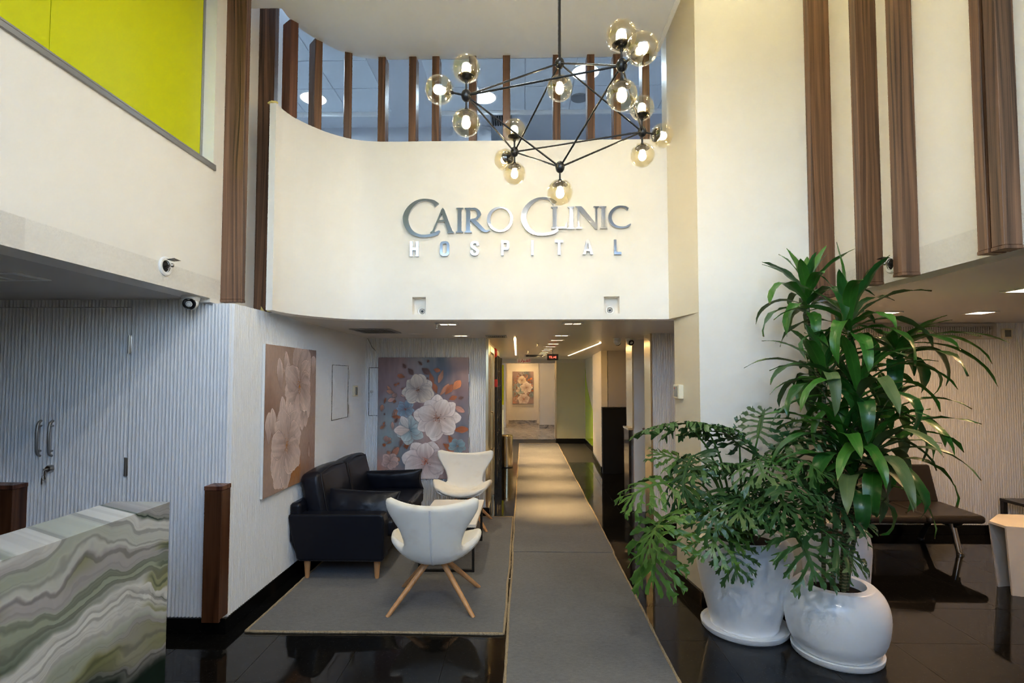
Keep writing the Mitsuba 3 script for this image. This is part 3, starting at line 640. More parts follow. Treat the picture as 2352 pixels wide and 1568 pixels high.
# ================================================================== CARPETS
def carpet(name, label, x0, x1, y0, y1, wav=0.006, seed=0, sides='lrfb', group=None):
    t = thing(name, label, 'carpet', group)
    r = np.random.default_rng(seed)
    def edge(a, b, amp):
        n = max(2, int(np.linalg.norm(np.subtract(b, a)) / 0.06))
        u = np.linspace(0, 1, n)
        p = np.outer(1 - u, a) + np.outer(u, b)
        d = np.subtract(b, a) / np.linalg.norm(np.subtract(b, a))
        w = amp * (np.interp(u * (n - 1), np.arange(0, n + 8, 7), r.uniform(-1, 1, len(np.arange(0, n + 8, 7))))) * np.sin(PI * u) ** 0.3
        return p + np.outer(w, [-d[1], d[0]])
    E = {'f': edge((x0, y0), (x1, y0), wav), 'r': edge((x1, y0), (x1, y1), wav), 'b': edge((x1, y1), (x0, y1), wav), 'l': edge((x0, y1), (x0, y0), wav)}
    poly = Polygon(np.vstack([E[k][:-1] for k in 'frbl'])).buffer(0)
    put('field', extr(poly, 0.008, 0.0005), M_CARPET, t)
    for k in sides:
        e = E[k]
        put('binding', tube(np.c_[e, np.full(len(e), 0.0065)], 0.0095 + 0.002 * r.uniform(-1, 1, len(e)), 6), M_BINDING, t, smooth=True, label='beige stitched edge')
    return t
carpet('area_rug', 'grey area rug under the sofa and the white chairs', -1.862, -0.135, 3.655, 6.67, 0.008, 3)
carpet('runner', 'near length of the grey runner carpet leading to the corridor', -0.108, 0.868, 0.9, 5.338, 0.006, 4, 'lr')
carpet('runner', 'far length of the grey runner carpet inside the corridor', -0.112, 0.875, 5.352, 14.1, 0.006, 5, 'lrb')

# ================================================================== RECEPTION DESK, POSTS
t = thing('marble_counter', 'green and white banded marble counter at the lower left', 'reception counter')
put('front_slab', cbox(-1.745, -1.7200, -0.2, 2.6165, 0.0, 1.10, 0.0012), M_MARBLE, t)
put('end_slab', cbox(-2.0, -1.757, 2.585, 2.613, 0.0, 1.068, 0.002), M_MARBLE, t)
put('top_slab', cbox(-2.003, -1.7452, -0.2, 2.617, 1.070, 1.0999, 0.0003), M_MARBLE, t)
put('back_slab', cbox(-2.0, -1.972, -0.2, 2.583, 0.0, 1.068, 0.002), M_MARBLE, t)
def post(x0, x1, label):
    t = thing('wooden_post', label, 'post')
    y0 = YF - 0.122
    put('front_board', cbox(x0, x1, y0, y0 + 0.018, 0.115, 0.962, 0.0015), M_MAHOG, t)
    put('side_board', cbox(x1 - 0.018, x1 - 0.001, y0 + 0.019, YF - 0.012, 0.13, 0.962, 0.0015), M_MAHOG, t)
    put('side_board', cbox(x0 + 0.001, x0 + 0.018, y0 + 0.019, YF - 0.012, 0.13, 0.962, 0.0015), M_MAHOG, t)
    put('cap', cbox(x0 - 0.002, x1 + 0.004, y0 - 0.003, YF - 0.012, 0.964, 0.992, 0.002), M_WALNUTRED, t)
post(-2.092, -1.978, 'short dark wooden post fixed at the corner of the fluted wall')
post(-3.62, -3.375, 'dark wooden post cut by the left edge of the photo')

# ================================================================== SEATING
CHAIR_ST = np.array([  # s, forward, z, half width, side rise, side forward
    (0.00, 0.275, 0.365, 0.185, 0.035, 0.00), (0.07, 0.262, 0.392, 0.255, 0.055, 0.00), (0.22, 0.15, 0.392, 0.315, 0.105, 0.0), (0.36, 0.02, 0.366, 0.338, 0.150, 0.0),
    (0.47, -0.08, 0.352, 0.325, 0.150, 0.01), (0.55, -0.150, 0.362, 0.275, 0.11, 0.03), (0.62, -0.197, 0.405, 0.226, 0.05, 0.05), (0.69, -0.225, 0.470, 0.208, 0.015, 0.055),
    (0.78, -0.250, 0.565, 0.228, 0.0, 0.065), (0.87, -0.272, 0.665, 0.290, 0.008, 0.075), (0.94, -0.288, 0.735, 0.335, 0.030, 0.085), (0.975, -0.293, 0.765, 0.338, 0.042, 0.085), (1.0, -0.296, 0.782, 0.300, 0.045, 0.075)])
def chair_surface(N=64, M=49):
    s = np.linspace(0, 1, N)
    S = CHAIR_ST
    from scipy.interpolate import PchipInterpolator
    c = [PchipInterpolator(S[:, 0], S[:, k])(s) for k in range(1, 6)]
    t = np.linspace(-1, 1, M)
    t = np.sign(t) * (1 - (1 - np.abs(t)) ** 1.4)
    a = np.abs(t) ** 2.2
    P = np.stack([c[0][:, None] + c[4][:, None] * a[None], c[2][:, None] * t[None], c[1][:, None] + c[3][:, None] * a[None]], -1)
    du, dv = np.gradient(P, axis=0), np.gradient(P, axis=1)
    nn = np.cross(du, dv)
    nn /= np.linalg.norm(nn, axis=-1, keepdims=True) + 1e-9
    if nn[N // 3, M // 2, 2] < 0:
        nn = -nn
    e = np.minimum(1, np.minimum(s, 1 - s) / 0.045)
    pr_ = np.sqrt(np.clip(1 - (1 - e) ** 2, 0, 1))[:, None] * np.sqrt(np.clip(1 - np.abs(t) ** 9, 0, 1))[None]
    th = np.interp(s, [0, 0.3, 0.55, 0.7, 1], [0.030, 0.036, 0.036, 0.030, 0.030])[:, None] * pr_
    A, B = P + nn * (0.85 * th)[..., None], P - nn * (1.15 * th)[..., None]
    idx = np.arange(N * M).reshape(N, M)
    q = np.stack([idx[:-1, :-1], idx[:-1, 1:], idx[1:, 1:], idx[1:, :-1]], -1).reshape(-1, 4)
    tri = np.vstack([q[:, [0, 1, 2]], q[:, [0, 2, 3]]])
    v = np.vstack([A.reshape(-1, 3), B.reshape(-1, 3)])
    f = np.vstack([tri, tri[:, ::-1] + N * M])
    m = trimesh.Trimesh(v, f, process=False)
    m.merge_vertices(digits_vertex=6)
    m.update_faces(m.nondegenerate_faces())
    if m.volume < 0:
        m.invert()
    seam = B[int(N * 0.50):N - 2, M // 2]
    return m, seam
_shell, _seam = chair_surface()
_seam_m = cat_([tube(_seam + [-0.0015, d, 0], 0.0028, 6) for d in (-0.0045, 0.0045)])
shell_ply = mikit.ply(_shell, M_FABRIC, smooth=True)
seam_ply = mikit.ply(_seam_m, M_SEAM, smooth=True)
def chair_leg(fx, sy):
    a, b = np.array([0.035 * np.sign(fx) - 0.02, 0.05 * np.sign(sy), 0.318]), np.array([fx, sy, 0.0])
    d = (b - a) / np.linalg.norm(b - a)
    b = b + d * 0.006
    m = tube([a, a + (b - a) * 0.5, b], [0.021, 0.019, 0.0145], 14)
    return cut(m, box(-1, 1, -1, 1, -0.1, 0.0))
leg_plys = [mikit.ply(chair_leg(fx, sy), M_BEECH, smooth=50) for fx in (0.277, -0.277) for sy in (0.305, -0.305)]
plate_ply = mikit.ply(lathe([(0, 0.296), (0.085, 0.300), (0.10, 0.318), (0.09, 0.335), (0, 0.34)], 24, (-0.02, 0, 0)), M_BLACK, smooth=40)
def egg_chair(x, y, turn, label):
    t = thing('wing_chair', label, 'chair', 'white wing-shaped lounge chairs')
    M = mT(trimesh.transformations.translation_matrix([x, y, 0.009]) @ rotz(turn))
    put('shell', moved(shell_ply, M), None, t, label='cream upholstered shell')
    put('seam', moved(seam_ply, M), None, t)
    for l in leg_plys:
        put('leg', moved(l, M), None, t, label='tapered beech leg')
    put('mounting_plate', moved(plate_ply, M), None, t)
egg_chair(-0.668, 4.17, PI / 2 + 0.012, 'white wing-shaped chair seen from behind, in front of the coffee table')
egg_chair(-0.708, 6.31, -PI / 2 - 0.03, 'white wing-shaped chair facing the camera at the far end of the coffee table')

def pillow(a, b, h, pinch=0.10, n=26, seed=0, wr=0.010):
    """Stuffed pillow in its own xy plane, half sizes a and b, half thickness h."""
    u = np.sin(np.linspace(-PI / 2, PI / 2, n))
    U, V = np.meshgrid(u, u, indexing='ij')
    prof = (np.clip(1 - U ** 2, 0, 1) ** 0.42) * (np.clip(1 - V ** 2, 0, 1) ** 0.42)
    X = a * U * (1 - pinch * (1 - V ** 2) * np.abs(U) ** 2)
    Y = b * V * (1 - pinch * (1 - U ** 2) * np.abs(V) ** 2)
    P = np.stack([X, Y, 0 * X], -1)
    def side(sg):
        w = meshkit.fbm(np.stack([X * 9, Y * 9, 0 * X + 3 * sg + seed], -1), 3, seed) - 0.5
        return P + np.stack([0 * X, 0 * X, sg * prof * (h + 2 * wr * w)], -1)
    A, B = side(1), side(-1)
    idx = np.arange(n * n).reshape(n, n)
    q = np.stack([idx[:-1, :-1], idx[1:, :-1], idx[1:, 1:], idx[:-1, 1:]], -1).reshape(-1, 4)
    tri = np.vstack([q[:, [0, 1, 2]], q[:, [0, 2, 3]]])
    m = trimesh.Trimesh(np.vstack([A.reshape(-1, 3), B.reshape(-1, 3)]), np.vstack([tri, tri[:, ::-1] + n * n]), process=False)
    m.merge_vertices(digits_vertex=6)
    m.update_faces(m.nondegenerate_faces())
    rim = np.vstack([P[0, :], P[1:, -1], P[-1, ::-1][1:], P[::-1, 0][1:]])
    return m, tube(rim, 0.005, 6, False)
def soft(m, amp, s, seed, it=0):
    v = np.array(m.vertices)
    n = m.vertex_normals
    w = meshkit.fbm(v * s, 3, seed) - 0.5
    return trimesh.Trimesh(v + n * (amp * w)[:, None], m.faces, process=False)
def cushion(sx, sy, sz, r, crown, seed):
    """Box cushion centred on the origin with crowned faces."""
    m = rbox(-sx, sx, -sy, sy, -sz, sz, r, 3)
    m = trimesh.Trimesh(m.vertices, m.faces, process=True)
    m = unman(man(m).refine_to_length(0.035))
    v = np.array(m.vertices)
    k = np.clip(1 - (v / [sx, sy, sz]) ** 2, 0, 1)
    v2 = v.copy()
    for a in range(3):
        o = [i for i in range(3) if i != a]
        v2[:, a] += crown * np.sign(v[:, a]) * (np.abs(v[:, a]) / [sx, sy, sz][a]) ** 2 * k[:, o[0]] ** 0.6 * k[:, o[1]] ** 0.6
    w = meshkit.fbm(v * 11, 3, seed) - 0.5
    return trimesh.Trimesh(v2 + v / np.linalg.norm(v, axis=1, keepdims=True) * (0.012 * w)[:, None], m.faces, process=False)

SO = thing('sofa', 'two-seat navy black leather sofa against the fluted wall', 'sofa')
YS0, YS1 = 4.55, 6.22
arm_prof = Polygon([(-1.985, 0.555), (-1.972, 0.47), (-1.905, 0.19), (-1.885, 0.168), (-1.19, 0.168), (-1.172, 0.19), (-1.168, 0.50), (-1.18, 0.545), (-1.205, 0.558)]).buffer(-0.02).buffer(0.02, quad_segs=6)
def arm(y0, y1):
    a = xz_plate(arm_prof.buffer(-0.018), y0, y1)
    b = xz_plate(arm_prof, y0 + 0.018, y1 - 0.018)
    c = xz_plate(arm_prof.buffer(-0.006), y0 + 0.006, y1 - 0.006)
    return hull(np.vstack([a.vertices, b.vertices, c.vertices]))
for y0, y1 in ((YS0, YS0 + 0.15), (YS1 - 0.15, YS1)):
    k = put('arm', arm(y0, y1), M_LEATHER, SO, smooth=35)
    o = np.array(arm_prof.buffer(-0.004).exterior.coords)
    put('piping', tube(np.c_[o[:, 0], np.full(len(o), y0 + 0.008), o[:, 1]], 0.004, 6, False), M_PIPING, k, smooth=True)
put('frame', cat_([rbox(-1.93, -1.20, YS0 + 0.10, YS1 - 0.10, 0.17, 0.335, 0.02), rbox(-1.985, -1.885, YS0 + 0.02, YS1 - 0.02, 0.30, 0.645, 0.035), hull(np.vstack([rbox(-1.985, -1.885, YS0 + 0.05, YS1 - 0.05, 0.3, 0.4, 0.02).vertices, rbox(-1.93, -1.86, YS0 + 0.05, YS1 - 0.05, 0.18, 0.22, 0.02).vertices]))]), M_LEATHER, SO, smooth=40)
for i, (y0, y1) in enumerate(((4.705, 5.383), (5.387, 6.065))):
    c = cushion(0.335, (y1 - y0) / 2, 0.075, 0.035, 0.018, 11 + i)
    k = put('seat_cushion', c.apply_translation([-1.455, (y0 + y1) / 2, 0.405]), M_LEATHER, SO, smooth=40)
for i, (y0, y1, top) in enumerate(((4.70, 5.39, 0.87), (5.40, 6.08, 0.855))):
    h = (top - 0.44) / 2
    c = cushion(0.088, (y1 - y0) / 2 - 0.002, h, 0.045, 0.03, 21 + i)
    M = trimesh.transformations.translation_matrix([-1.825, (y0 + y1) / 2, 0.44 + h]) @ trimesh.transformations.rotation_matrix(-0.20, [0, 1, 0])
    k = put('back_cushion', xf(c, M), M_LEATHER, SO, smooth=40)
    e = [(0.088, -(y1 - y0) / 2 + 0.03, h - 0.02), (0.088, 0, h + 0.008), (0.088, (y1 - y0) / 2 - 0.03, h - 0.02)]
    pts = spline(e, 8)
    pts = np.vstack([[(0.09, -(y1 - y0) / 2 + 0.018, -h + 0.05)], [(0.092, -(y1 - y0) / 2 + 0.012, 0)], pts, [(0.092, (y1 - y0) / 2 - 0.012, 0)]])
    put('piping', xf(tube(pts, 0.005, 6), M), M_PIPING, k, smooth=True)
for lx, ly in ((-1.84, 4.625), (-1.245, 4.625), (-1.84, 6.14), (-1.245, 6.14)):
    put('leg', lathe([(0, 0.172), (0.029, 0.172), (0.027, 0.13), (0.0185, 0.012), (0.016, 0.0), (0, 0.0)], 24, (lx, ly, 0.009)), M_BEECH, SO, smooth=40, label='turned beech leg')
def throw_pillow(at, a, b, h, R, label, seed):
    t = thing('throw_pillow', label, 'pillow', 'navy leather pillows on the sofa')
    m, rim = pillow(a, b, h, 0.08, 30, seed, 0.016)
    M = trimesh.transformations.translation_matrix(at) @ R
    put('case', xf(m, M), M_LEATHER, t, smooth=True)
    put('piping', xf(rim, M), M_PIPING, t, smooth=True)
eu = trimesh.transformations.euler_matrix
throw_pillow((-1.44, 4.81, 0.575), 0.33, 0.135, 0.075, eu(1.25, 0.05, 0.02), 'navy leather pillow slumped against the near arm of the sofa', 3)
throw_pillow((-1.44, 5.985, 0.575), 0.325, 0.125, 0.075, eu(PI - 1.22, -0.03, 0.04), 'navy leather pillow leaning on the far arm of the sofa', 5)

CT = thing('coffee_table', 'low white coffee table on a thin black frame between the two white chairs', 'table')
put('top', cbox(-0.94, -0.418, 4.765, 5.73, 0.396, 0.424, 0.002), M_TABLETOP, CT)
def loop(y):
    b = 0.011
    return cat_([cbox(-0.925, -0.433, y - b, y + b, 0.009, 0.009 + 2 * b, 0.001), cbox(-0.925, -0.433, y - b, y + b, 0.373, 0.395, 0.001), cbox(-0.925, -0.925 + 2 * b, y - b, y + b, 0.009, 0.395, 0.001), cbox(-0.433 - 2 * b, -0.433, y - b, y + b, 0.009, 0.395, 0.001)])
for y in (4.79, 5.70):
    put('frame', loop(y), M_BLACK, CT, label='square black metal loop')
put('rail', cat_([cbox(x - 0.008, x + 0.008, 4.80, 5.69, 0.376, 0.392, 0.001) for x in (-0.91, -0.445)]), M_BLACK, CT)

# waiting bench
BN = thing('waiting_bench', 'dark brown leather bench with steel legs against the right fluted wall', 'bench')
for i in range(3):
    x1 = 4.345 - i * 0.545
    x0 = x1 - 0.535
    s = rbox(x0, x1, 5.22, 5.80, 0.335, 0.412, 0.035, 3)
    put('seat', xf(s, trimesh.transformations.rotation_matrix(0.03, [1, 0, 0], [0, 5.5, 0.38])), M_BENCHLEATHER, BN, smooth=40)
    b = rbox(x0 + 0.0, x1 - 0.0, 5.80, 5.855, 0.40, 0.80, 0.027, 3)
    put('backrest', xf(b, trimesh.transformations.rotation_matrix(-0.30, [1, 0, 0], [0, 5.80, 0.40])), M_BENCHLEATHER, BN, smooth=40)
put('beam', cbox(2.72, 4.30, 5.50, 5.56, 0.262, 0.322, 0.004), M_BLACK, BN)
for x in (4.19, 2.85):
    put('bracket', hull([(x - 0.012, 5.30, 0.325), (x + 0.012, 5.30, 0.325), (x - 0.012, 5.86, 0.325), (x + 0.012, 5.86, 0.325), (x - 0.012, 5.40, 0.25), (x + 0.012, 5.40, 0.25), (x - 0.012, 5.70, 0.24), (x + 0.012, 5.70, 0.24), (x - 0.012, 5.88, 0.45), (x + 0.012, 5.88, 0.45)]), M_BLACK, BN)
    put('leg', cat_([tube([(x, 5.45, 0.30), (x + 0.015, 5.385, 0.02)], [0.027, 0.027], 12), lathe([(0, 0), (0.033, 0), (0.033, 0.016), (0.026, 0.024), (0, 0.024)], 20, (x + 0.017, 5.38, 0))]), M_STEEL, BN, smooth=40, label='slanted steel leg')
    put('leg', cat_([tube([(x, 5.70, 0.30), (x + 0.01, 5.885, 0.02)], [0.027, 0.027], 12), lathe([(0, 0), (0.033, 0), (0.033, 0.016), (0.026, 0.024), (0, 0.024)], 20, (x + 0.011, 5.89, 0))]), M_BLACK, BN, smooth=40)

# folded white side table at the right edge
WT = thing('folded_table', 'white faceted side table at the right edge of the photo', 'table')
ztop = 0.535
top = [(3.80, 4.55), (4.07, 4.78), (4.62, 4.74), (4.88, 4.42), (4.60, 4.10), (3.795, 4.39)]
put('top', extr(Polygon(top), 0.018, ztop - 0.018), M_OFFWHITE, WT)
def panel_leg(a, b, spread, th=0.018):
    a, b = np.array(a), np.array(b)
    n = np.array([(b - a)[1], -(b - a)[0]]); n = n / np.linalg.norm(n)
    c = np.array([4.35, 4.45])
    if n @ (c - a) > 0:
        n = -n
    p = [np.r_[a, ztop - 0.017], np.r_[b, ztop - 0.017], np.r_[b + n * spread, 0], np.r_[a + n * spread, 0]]
    q = [x - np.r_[n * th, 0] for x in p]
    return hull(p + q)
put('leg_panel', hull([(3.802, 4.552, ztop - 0.017), (3.808, 4.570, ztop - 0.017), (4.05, 4.66, ztop - 0.017), (4.05, 4.64, ztop - 0.017), (3.866, 4.565, 0), (3.870, 4.583, 0), (4.08, 4.63, 0), (4.08, 4.612, 0)]), M_OFFWHITE, WT)
put('leg_panel', hull([(3.797, 4.392, ztop - 0.017), (3.80, 4.41, ztop - 0.017), (4.60, 4.103, ztop - 0.017), (4.60, 4.12, ztop - 0.017), (3.822, 4.388, 0), (3.825, 4.405, 0), (4.58, 4.13, 0), (4.58, 4.147, 0)]), M_OFFWHITE, WT)
put('leg_panel', panel_leg((4.62, 4.74), (4.88, 4.42), 0.03), M_OFFWHITE, WT)
put('leg_panel', panel_leg((4.07, 4.78), (4.45, 4.752), 0.02), M_OFFWHITE, WT)
BT = thing('black_side_table', 'black square side table behind the white faceted table', 'table')
put('top', cbox(5.10, 5.62, 5.45, 5.97, 0.385, 0.415, 0.003), M_BLACK, BT)
for x, y in ((5.125, 5.475), (5.595, 5.475), (5.125, 5.945), (5.595, 5.945)):
    put('leg', cbox(x - 0.022, x + 0.022, y - 0.022, y + 0.022, 0.0, 0.386, 0.002), M_BLACK, BT)

# trash can in the corridor
TC = thing('waste_bin', 'tall cylindrical steel waste bin at the left of the corridor', 'bin')
put('body', lathe([(0, 0.01), (0.112, 0.01), (0.114, 0.02), (0.114, 0.56), (0.108, 0.575), (0, 0.575)], 40, (-0.33, 10.40, 0)), M_BRASS, TC, smooth=40)
put('lid_ring', lathe([(0.075, 0.575), (0.116, 0.575), (0.116, 0.60), (0.10, 0.612), (0.075, 0.605)], 40, (-0.33, 10.40, 0)), M_BRASS, TC, smooth=40)
put('base', lathe([(0, 0), (0.118, 0), (0.118, 0.014), (0, 0.014)], 40, (-0.33, 10.40, 0)), M_BLACK, TC, smooth=40)

# ================================================================== WALL SLATS
def wall_slat(x0, x1, y0, y1, z0, z1, label, m=M_WALNUT, group=None):
    t = thing('wooden_fin', label, 'wooden fin', group)
    put('board', cbox(x0, x1, y0, y1, z0 + 0.018, z1, 0.002), m, t)
    put('end_cap', cbox(x0 - 0.002, x1 + 0.002, y0 - 0.002, y1 + 0.002, z0, z0 + 0.017, 0.001), M_WALNUT, t)
GL, GR = 'tall fins on the left wall', 'tall fins on the right wall'
wall_slat(XUL, -1.978, 3.705, 3.768, 2.232, 5.2, 'broad walnut fin on the left wall beside the green panel', M_WALNUT, GL)
wall_slat(XUL, -1.99, 4.17, 4.235, 2.222, 5.2, 'narrower walnut fin on the left wall next to the curved end of the parapet', M_WALNUT, GL)
for (R, w, y1, lab) in ((4.055, 0.155, 4.126, 'nearest the column'), (3.52, 0.135, 3.59, 'second from the column'), (3.20, 0.105, 3.275, 'third from the column'), (2.635, 0.085, 2.695, 'fourth from the column, half in shade'), (2.545, 0.085, 2.615, 'nearest the right edge of the photo')):
    wall_slat(XUR - w, XUR, R, y1, SOFR - 0.005, 5.4, 'tall walnut fin on the right wall, ' + lab, M_WALNUT, GR)

# slats between parapet and ceiling
S_ = []
for px in (868, 941, 996, 1083, 1163, 1281, 1361, 1422, 1489):
    S_.append(((px - 1203) / 1240 * 4.62 + 0.0, 4.617, PI / 2))
S_ = [(-1.815, 4.13, math.atan2(0.62, -0.8)), (-1.715, 4.375, math.atan2(0.72, -0.69)), (-1.52, 4.545, math.atan2(0.93, -0.36))] + S_
for k, (x, y, a) in enumerate(S_):
    t = thing('railing_post', f'walnut post standing on the curved parapet, {ORD[k]} of twelve from the left', 'wooden post', 'posts between the parapet and the ceiling')
    M = trimesh.transformations.translation_matrix([x, y, 0]) @ rotz(a)
    put('board', xf(cbox(0.0, 0.125, -0.032, 0.032, PAR_T - 0.001, CEILZ + 0.01, 0.0015), M), M_WALNUTRED if k < 1 else M_WALNUT, t)
t = thing('foam_scrap', 'scrap of yellow foam on the left end of the parapet', 'foam')
put('piece', soft(trimesh.creation.icosphere(subdivisions=3, radius=0.03), 0.03, 30, 5).apply_scale([1.2, 0.8, 0.5]).apply_translation([-1.885, 3.94, PAR_T + 0.008]), M_FOAM, t)
t = thing('foam_strip', 'yellow foam strip below the second fin on the left', 'foam')
put('piece', cat_([hull([(-2.05, 4.14, 2.213), (-2.02, 4.14, 2.213), (-2.045, 4.14, 2.26), (-2.05, 4.16, 2.213), (-2.02, 4.16, 2.213)]), hull([(-1.98, 4.10, 2.213), (-1.94, 4.10, 2.213), (-1.975, 4.10, 2.25), (-1.98, 4.12, 2.213), (-1.94, 4.12, 2.213)])]), M_FOAM, t)

# ================================================================== LETTERING ON THE PARAPET
def stroke(pts, n=10):
    """Polygon of a stroke along (x, y, width) points."""
    p = spline(pts, n)
    d = np.gradient(p[:, :2], axis=0)
    d /= np.linalg.norm(d, axis=1, keepdims=True)
    nn = np.c_[-d[:, 1], d[:, 0]]
    a, b = p[:, :2] + nn * p[:, 2:] / 2, p[:, :2] - nn * p[:, 2:] / 2
    return Polygon(np.vstack([a, b[::-1]])).buffer(0)
def bar(x0, y0, x1, y1, w):
    return LineString([(x0, y0), (x1, y1)]).buffer(w / 2, cap_style=2)
def rc(x0, y0, x1, y1):
    return sbox(x0, y0, x1, y1)
def serif(x0, x1, y, h, up):
    c = (x0 + x1) / 2
    s = 1 if up else -1
    return Polygon([(x0, y), (x1, y), (x1, y + s * h * 0.6), (c + 0.22 * (x1 - x0), y + s * h * 1.3), (c - 0.22 * (x1 - x0), y + s * h * 1.3), (x0, y + s * h * 0.6)])
big_c = stroke([(463, 158, 44), (430, 126, 27), (380, 113, 18), (335, 114, 19), (285, 133, 27), (240, 172, 36), (207, 225, 45), (196, 280, 46), (212, 340, 42), (252, 392, 33), (305, 418, 25), (360, 424, 22), (420, 416, 24), (462, 400, 30), (488, 380, 14)])
L_ = [('large letter C of the first word', big_c)]
L_.append(('letter A of the first word', unary_union([bar(514, 190, 432, 388, 15), Polygon([(496, 205), (513, 180), (526, 196), (597, 388), (560, 388)]), rc(470, 287, 556, 301), serif(408, 452, 398, 12, False), serif(553, 610, 400, 13, False)])))
L_.append(('letter I of the first word', unary_union([rc(641, 190, 673, 392), serif(628, 688, 183, 12, True), serif(625, 687, 396, 12, False)])))
bowl = unary_union([stroke([(745, 192, 15), (795, 196, 20), (824, 236, 30), (800, 278, 20), (745, 288, 14)])])
L_.append(('letter R of the first word', unary_union([rc(713, 188, 747, 392), serif(700, 750, 183, 12, True), serif(699, 761, 396, 12, False), bowl, stroke([(762, 288, 24), (800, 318, 34), (850, 368, 30), (882, 386, 17), (915, 376, 9)])])))
el = lambda cx, cy, rx, ry, a=0: affinity.rotate(affinity.scale(Point(cx, cy).buffer(1.0, quad_segs=20), rx, ry), a)
L_.append(('letter O of the first word', el(1000, 285, 110, 108).difference(el(1003, 283, 84, 93, 10))))
L_.append(('large letter C of the second word', affinity.translate(big_c, 1003, -7)))
L_.append(('letter L of the second word', unary_union([rc(1447, 184, 1480, 366), serif(1432, 1489, 178, 12, True), rc(1434, 352, 1562, 368), Polygon([(1545, 355), (1565, 311), (1565, 368), (1545, 368)])])))
L_.append(('first letter I of the second word', unary_union([rc(1588, 184, 1618, 366), serif(1573, 1630, 178, 12, True), serif(1573, 1630, 370, 12, False)])))
L_.append(('letter N of the second word', unary_union([rc(1657, 190, 1672, 366), Polygon([(1637, 178), (1690, 178), (1822, 340), (1822, 374), (1808, 374), (1657, 196)]), rc(1807, 184, 1822, 372), serif(1792, 1838, 178, 11, True), serif(1645, 1692, 370, 11, False)])))
L_.append(('second letter I of the second word', unary_union([rc(1858, 184, 1889, 366), serif(1843, 1900, 178, 12, True), serif(1845, 1905, 368, 12, False)])))
L_.append(('small letter C closing the second word', stroke([(2081, 204, 26), (2058, 187, 18), (2015, 181, 14), (1972, 196, 21), (1936, 240, 28), (1930, 290, 28), (1956, 336, 22), (2005, 358, 16), (2058, 356, 14), (2086, 344, 17), (2104, 330, 8)])))
h0, h1 = 470, 597
L_.append(('letter H of the lower line', unary_union([rc(235, h0, 257, h1), rc(286, h0, 309, h1), rc(250, 524, 292, 545)])))
L_.append(('letter O of the lower line', sbox(491, 469, 571, 596).buffer(-30).buffer(30).difference(sbox(513, 489, 549, 576).buffer(-14).buffer(14))))
L_.append(('letter S of the lower line', stroke([(814, 508, 22), (808, 486, 20), (786, 478, 20), (764, 490, 21), (764, 514, 22), (786, 532, 24), (809, 550, 22), (808, 574, 21), (786, 584, 20), (764, 574, 20), (759, 550, 22)])))
L_.append(('letter P of the lower line', unary_union([rc(1011, h0 - 2, 1031, h1 - 4), rc(1020, 468, 1078, 546).buffer(-18).buffer(18).union(rc(1020, 468, 1045, 546)).difference(rc(1030, 486, 1057, 527))])))
L_.append(('letter I of the lower line', rc(1264, 467, 1283, 592)))
L_.append(('letter T of the lower line', unary_union([rc(1465, 466, 1533, 486), rc(1489, 466, 1510, 590)])))
L_.append(('letter A of the lower line', Polygon([(1729, 464), (1754, 464), (1784, 588), (1762, 588), (1756, 562), (1727, 562), (1721, 588), (1699, 588)]).difference(Polygon([(1741, 490), (1752, 542), (1731, 542)]))))
L_.append(('letter L of the lower line', unary_union([rc(1961, 463, 1981, 589), rc(1961, 568, 2022, 589)])))
SG = thing('wall_lettering', 'polished chrome letters spelling the clinic name on the curved parapet', 'lettering')
SC = 0.001013
lr = np.random.default_rng(12)
for lab, poly in L_:
    p = affinity.affine_transform(poly.buffer(0).simplify(0.4), [SC, 0, 0, -SC, -1.216, 3.349])
    th = 0.022
    core = xz_plate(p, 4.572, 4.594)
    a1, a2 = lr.uniform(-0.022, 0.022), lr.uniform(-0.03, 0.03)
    c = core.bounds.mean(0)
    R = trimesh.transformations.rotation_matrix(a1, [1, 0, 0], c) @ trimesh.transformations.rotation_matrix(a2, [0, 0, 1], c)
    put('letter', xf(core, R), M_CHROME, SG, label='chrome ' + lab)

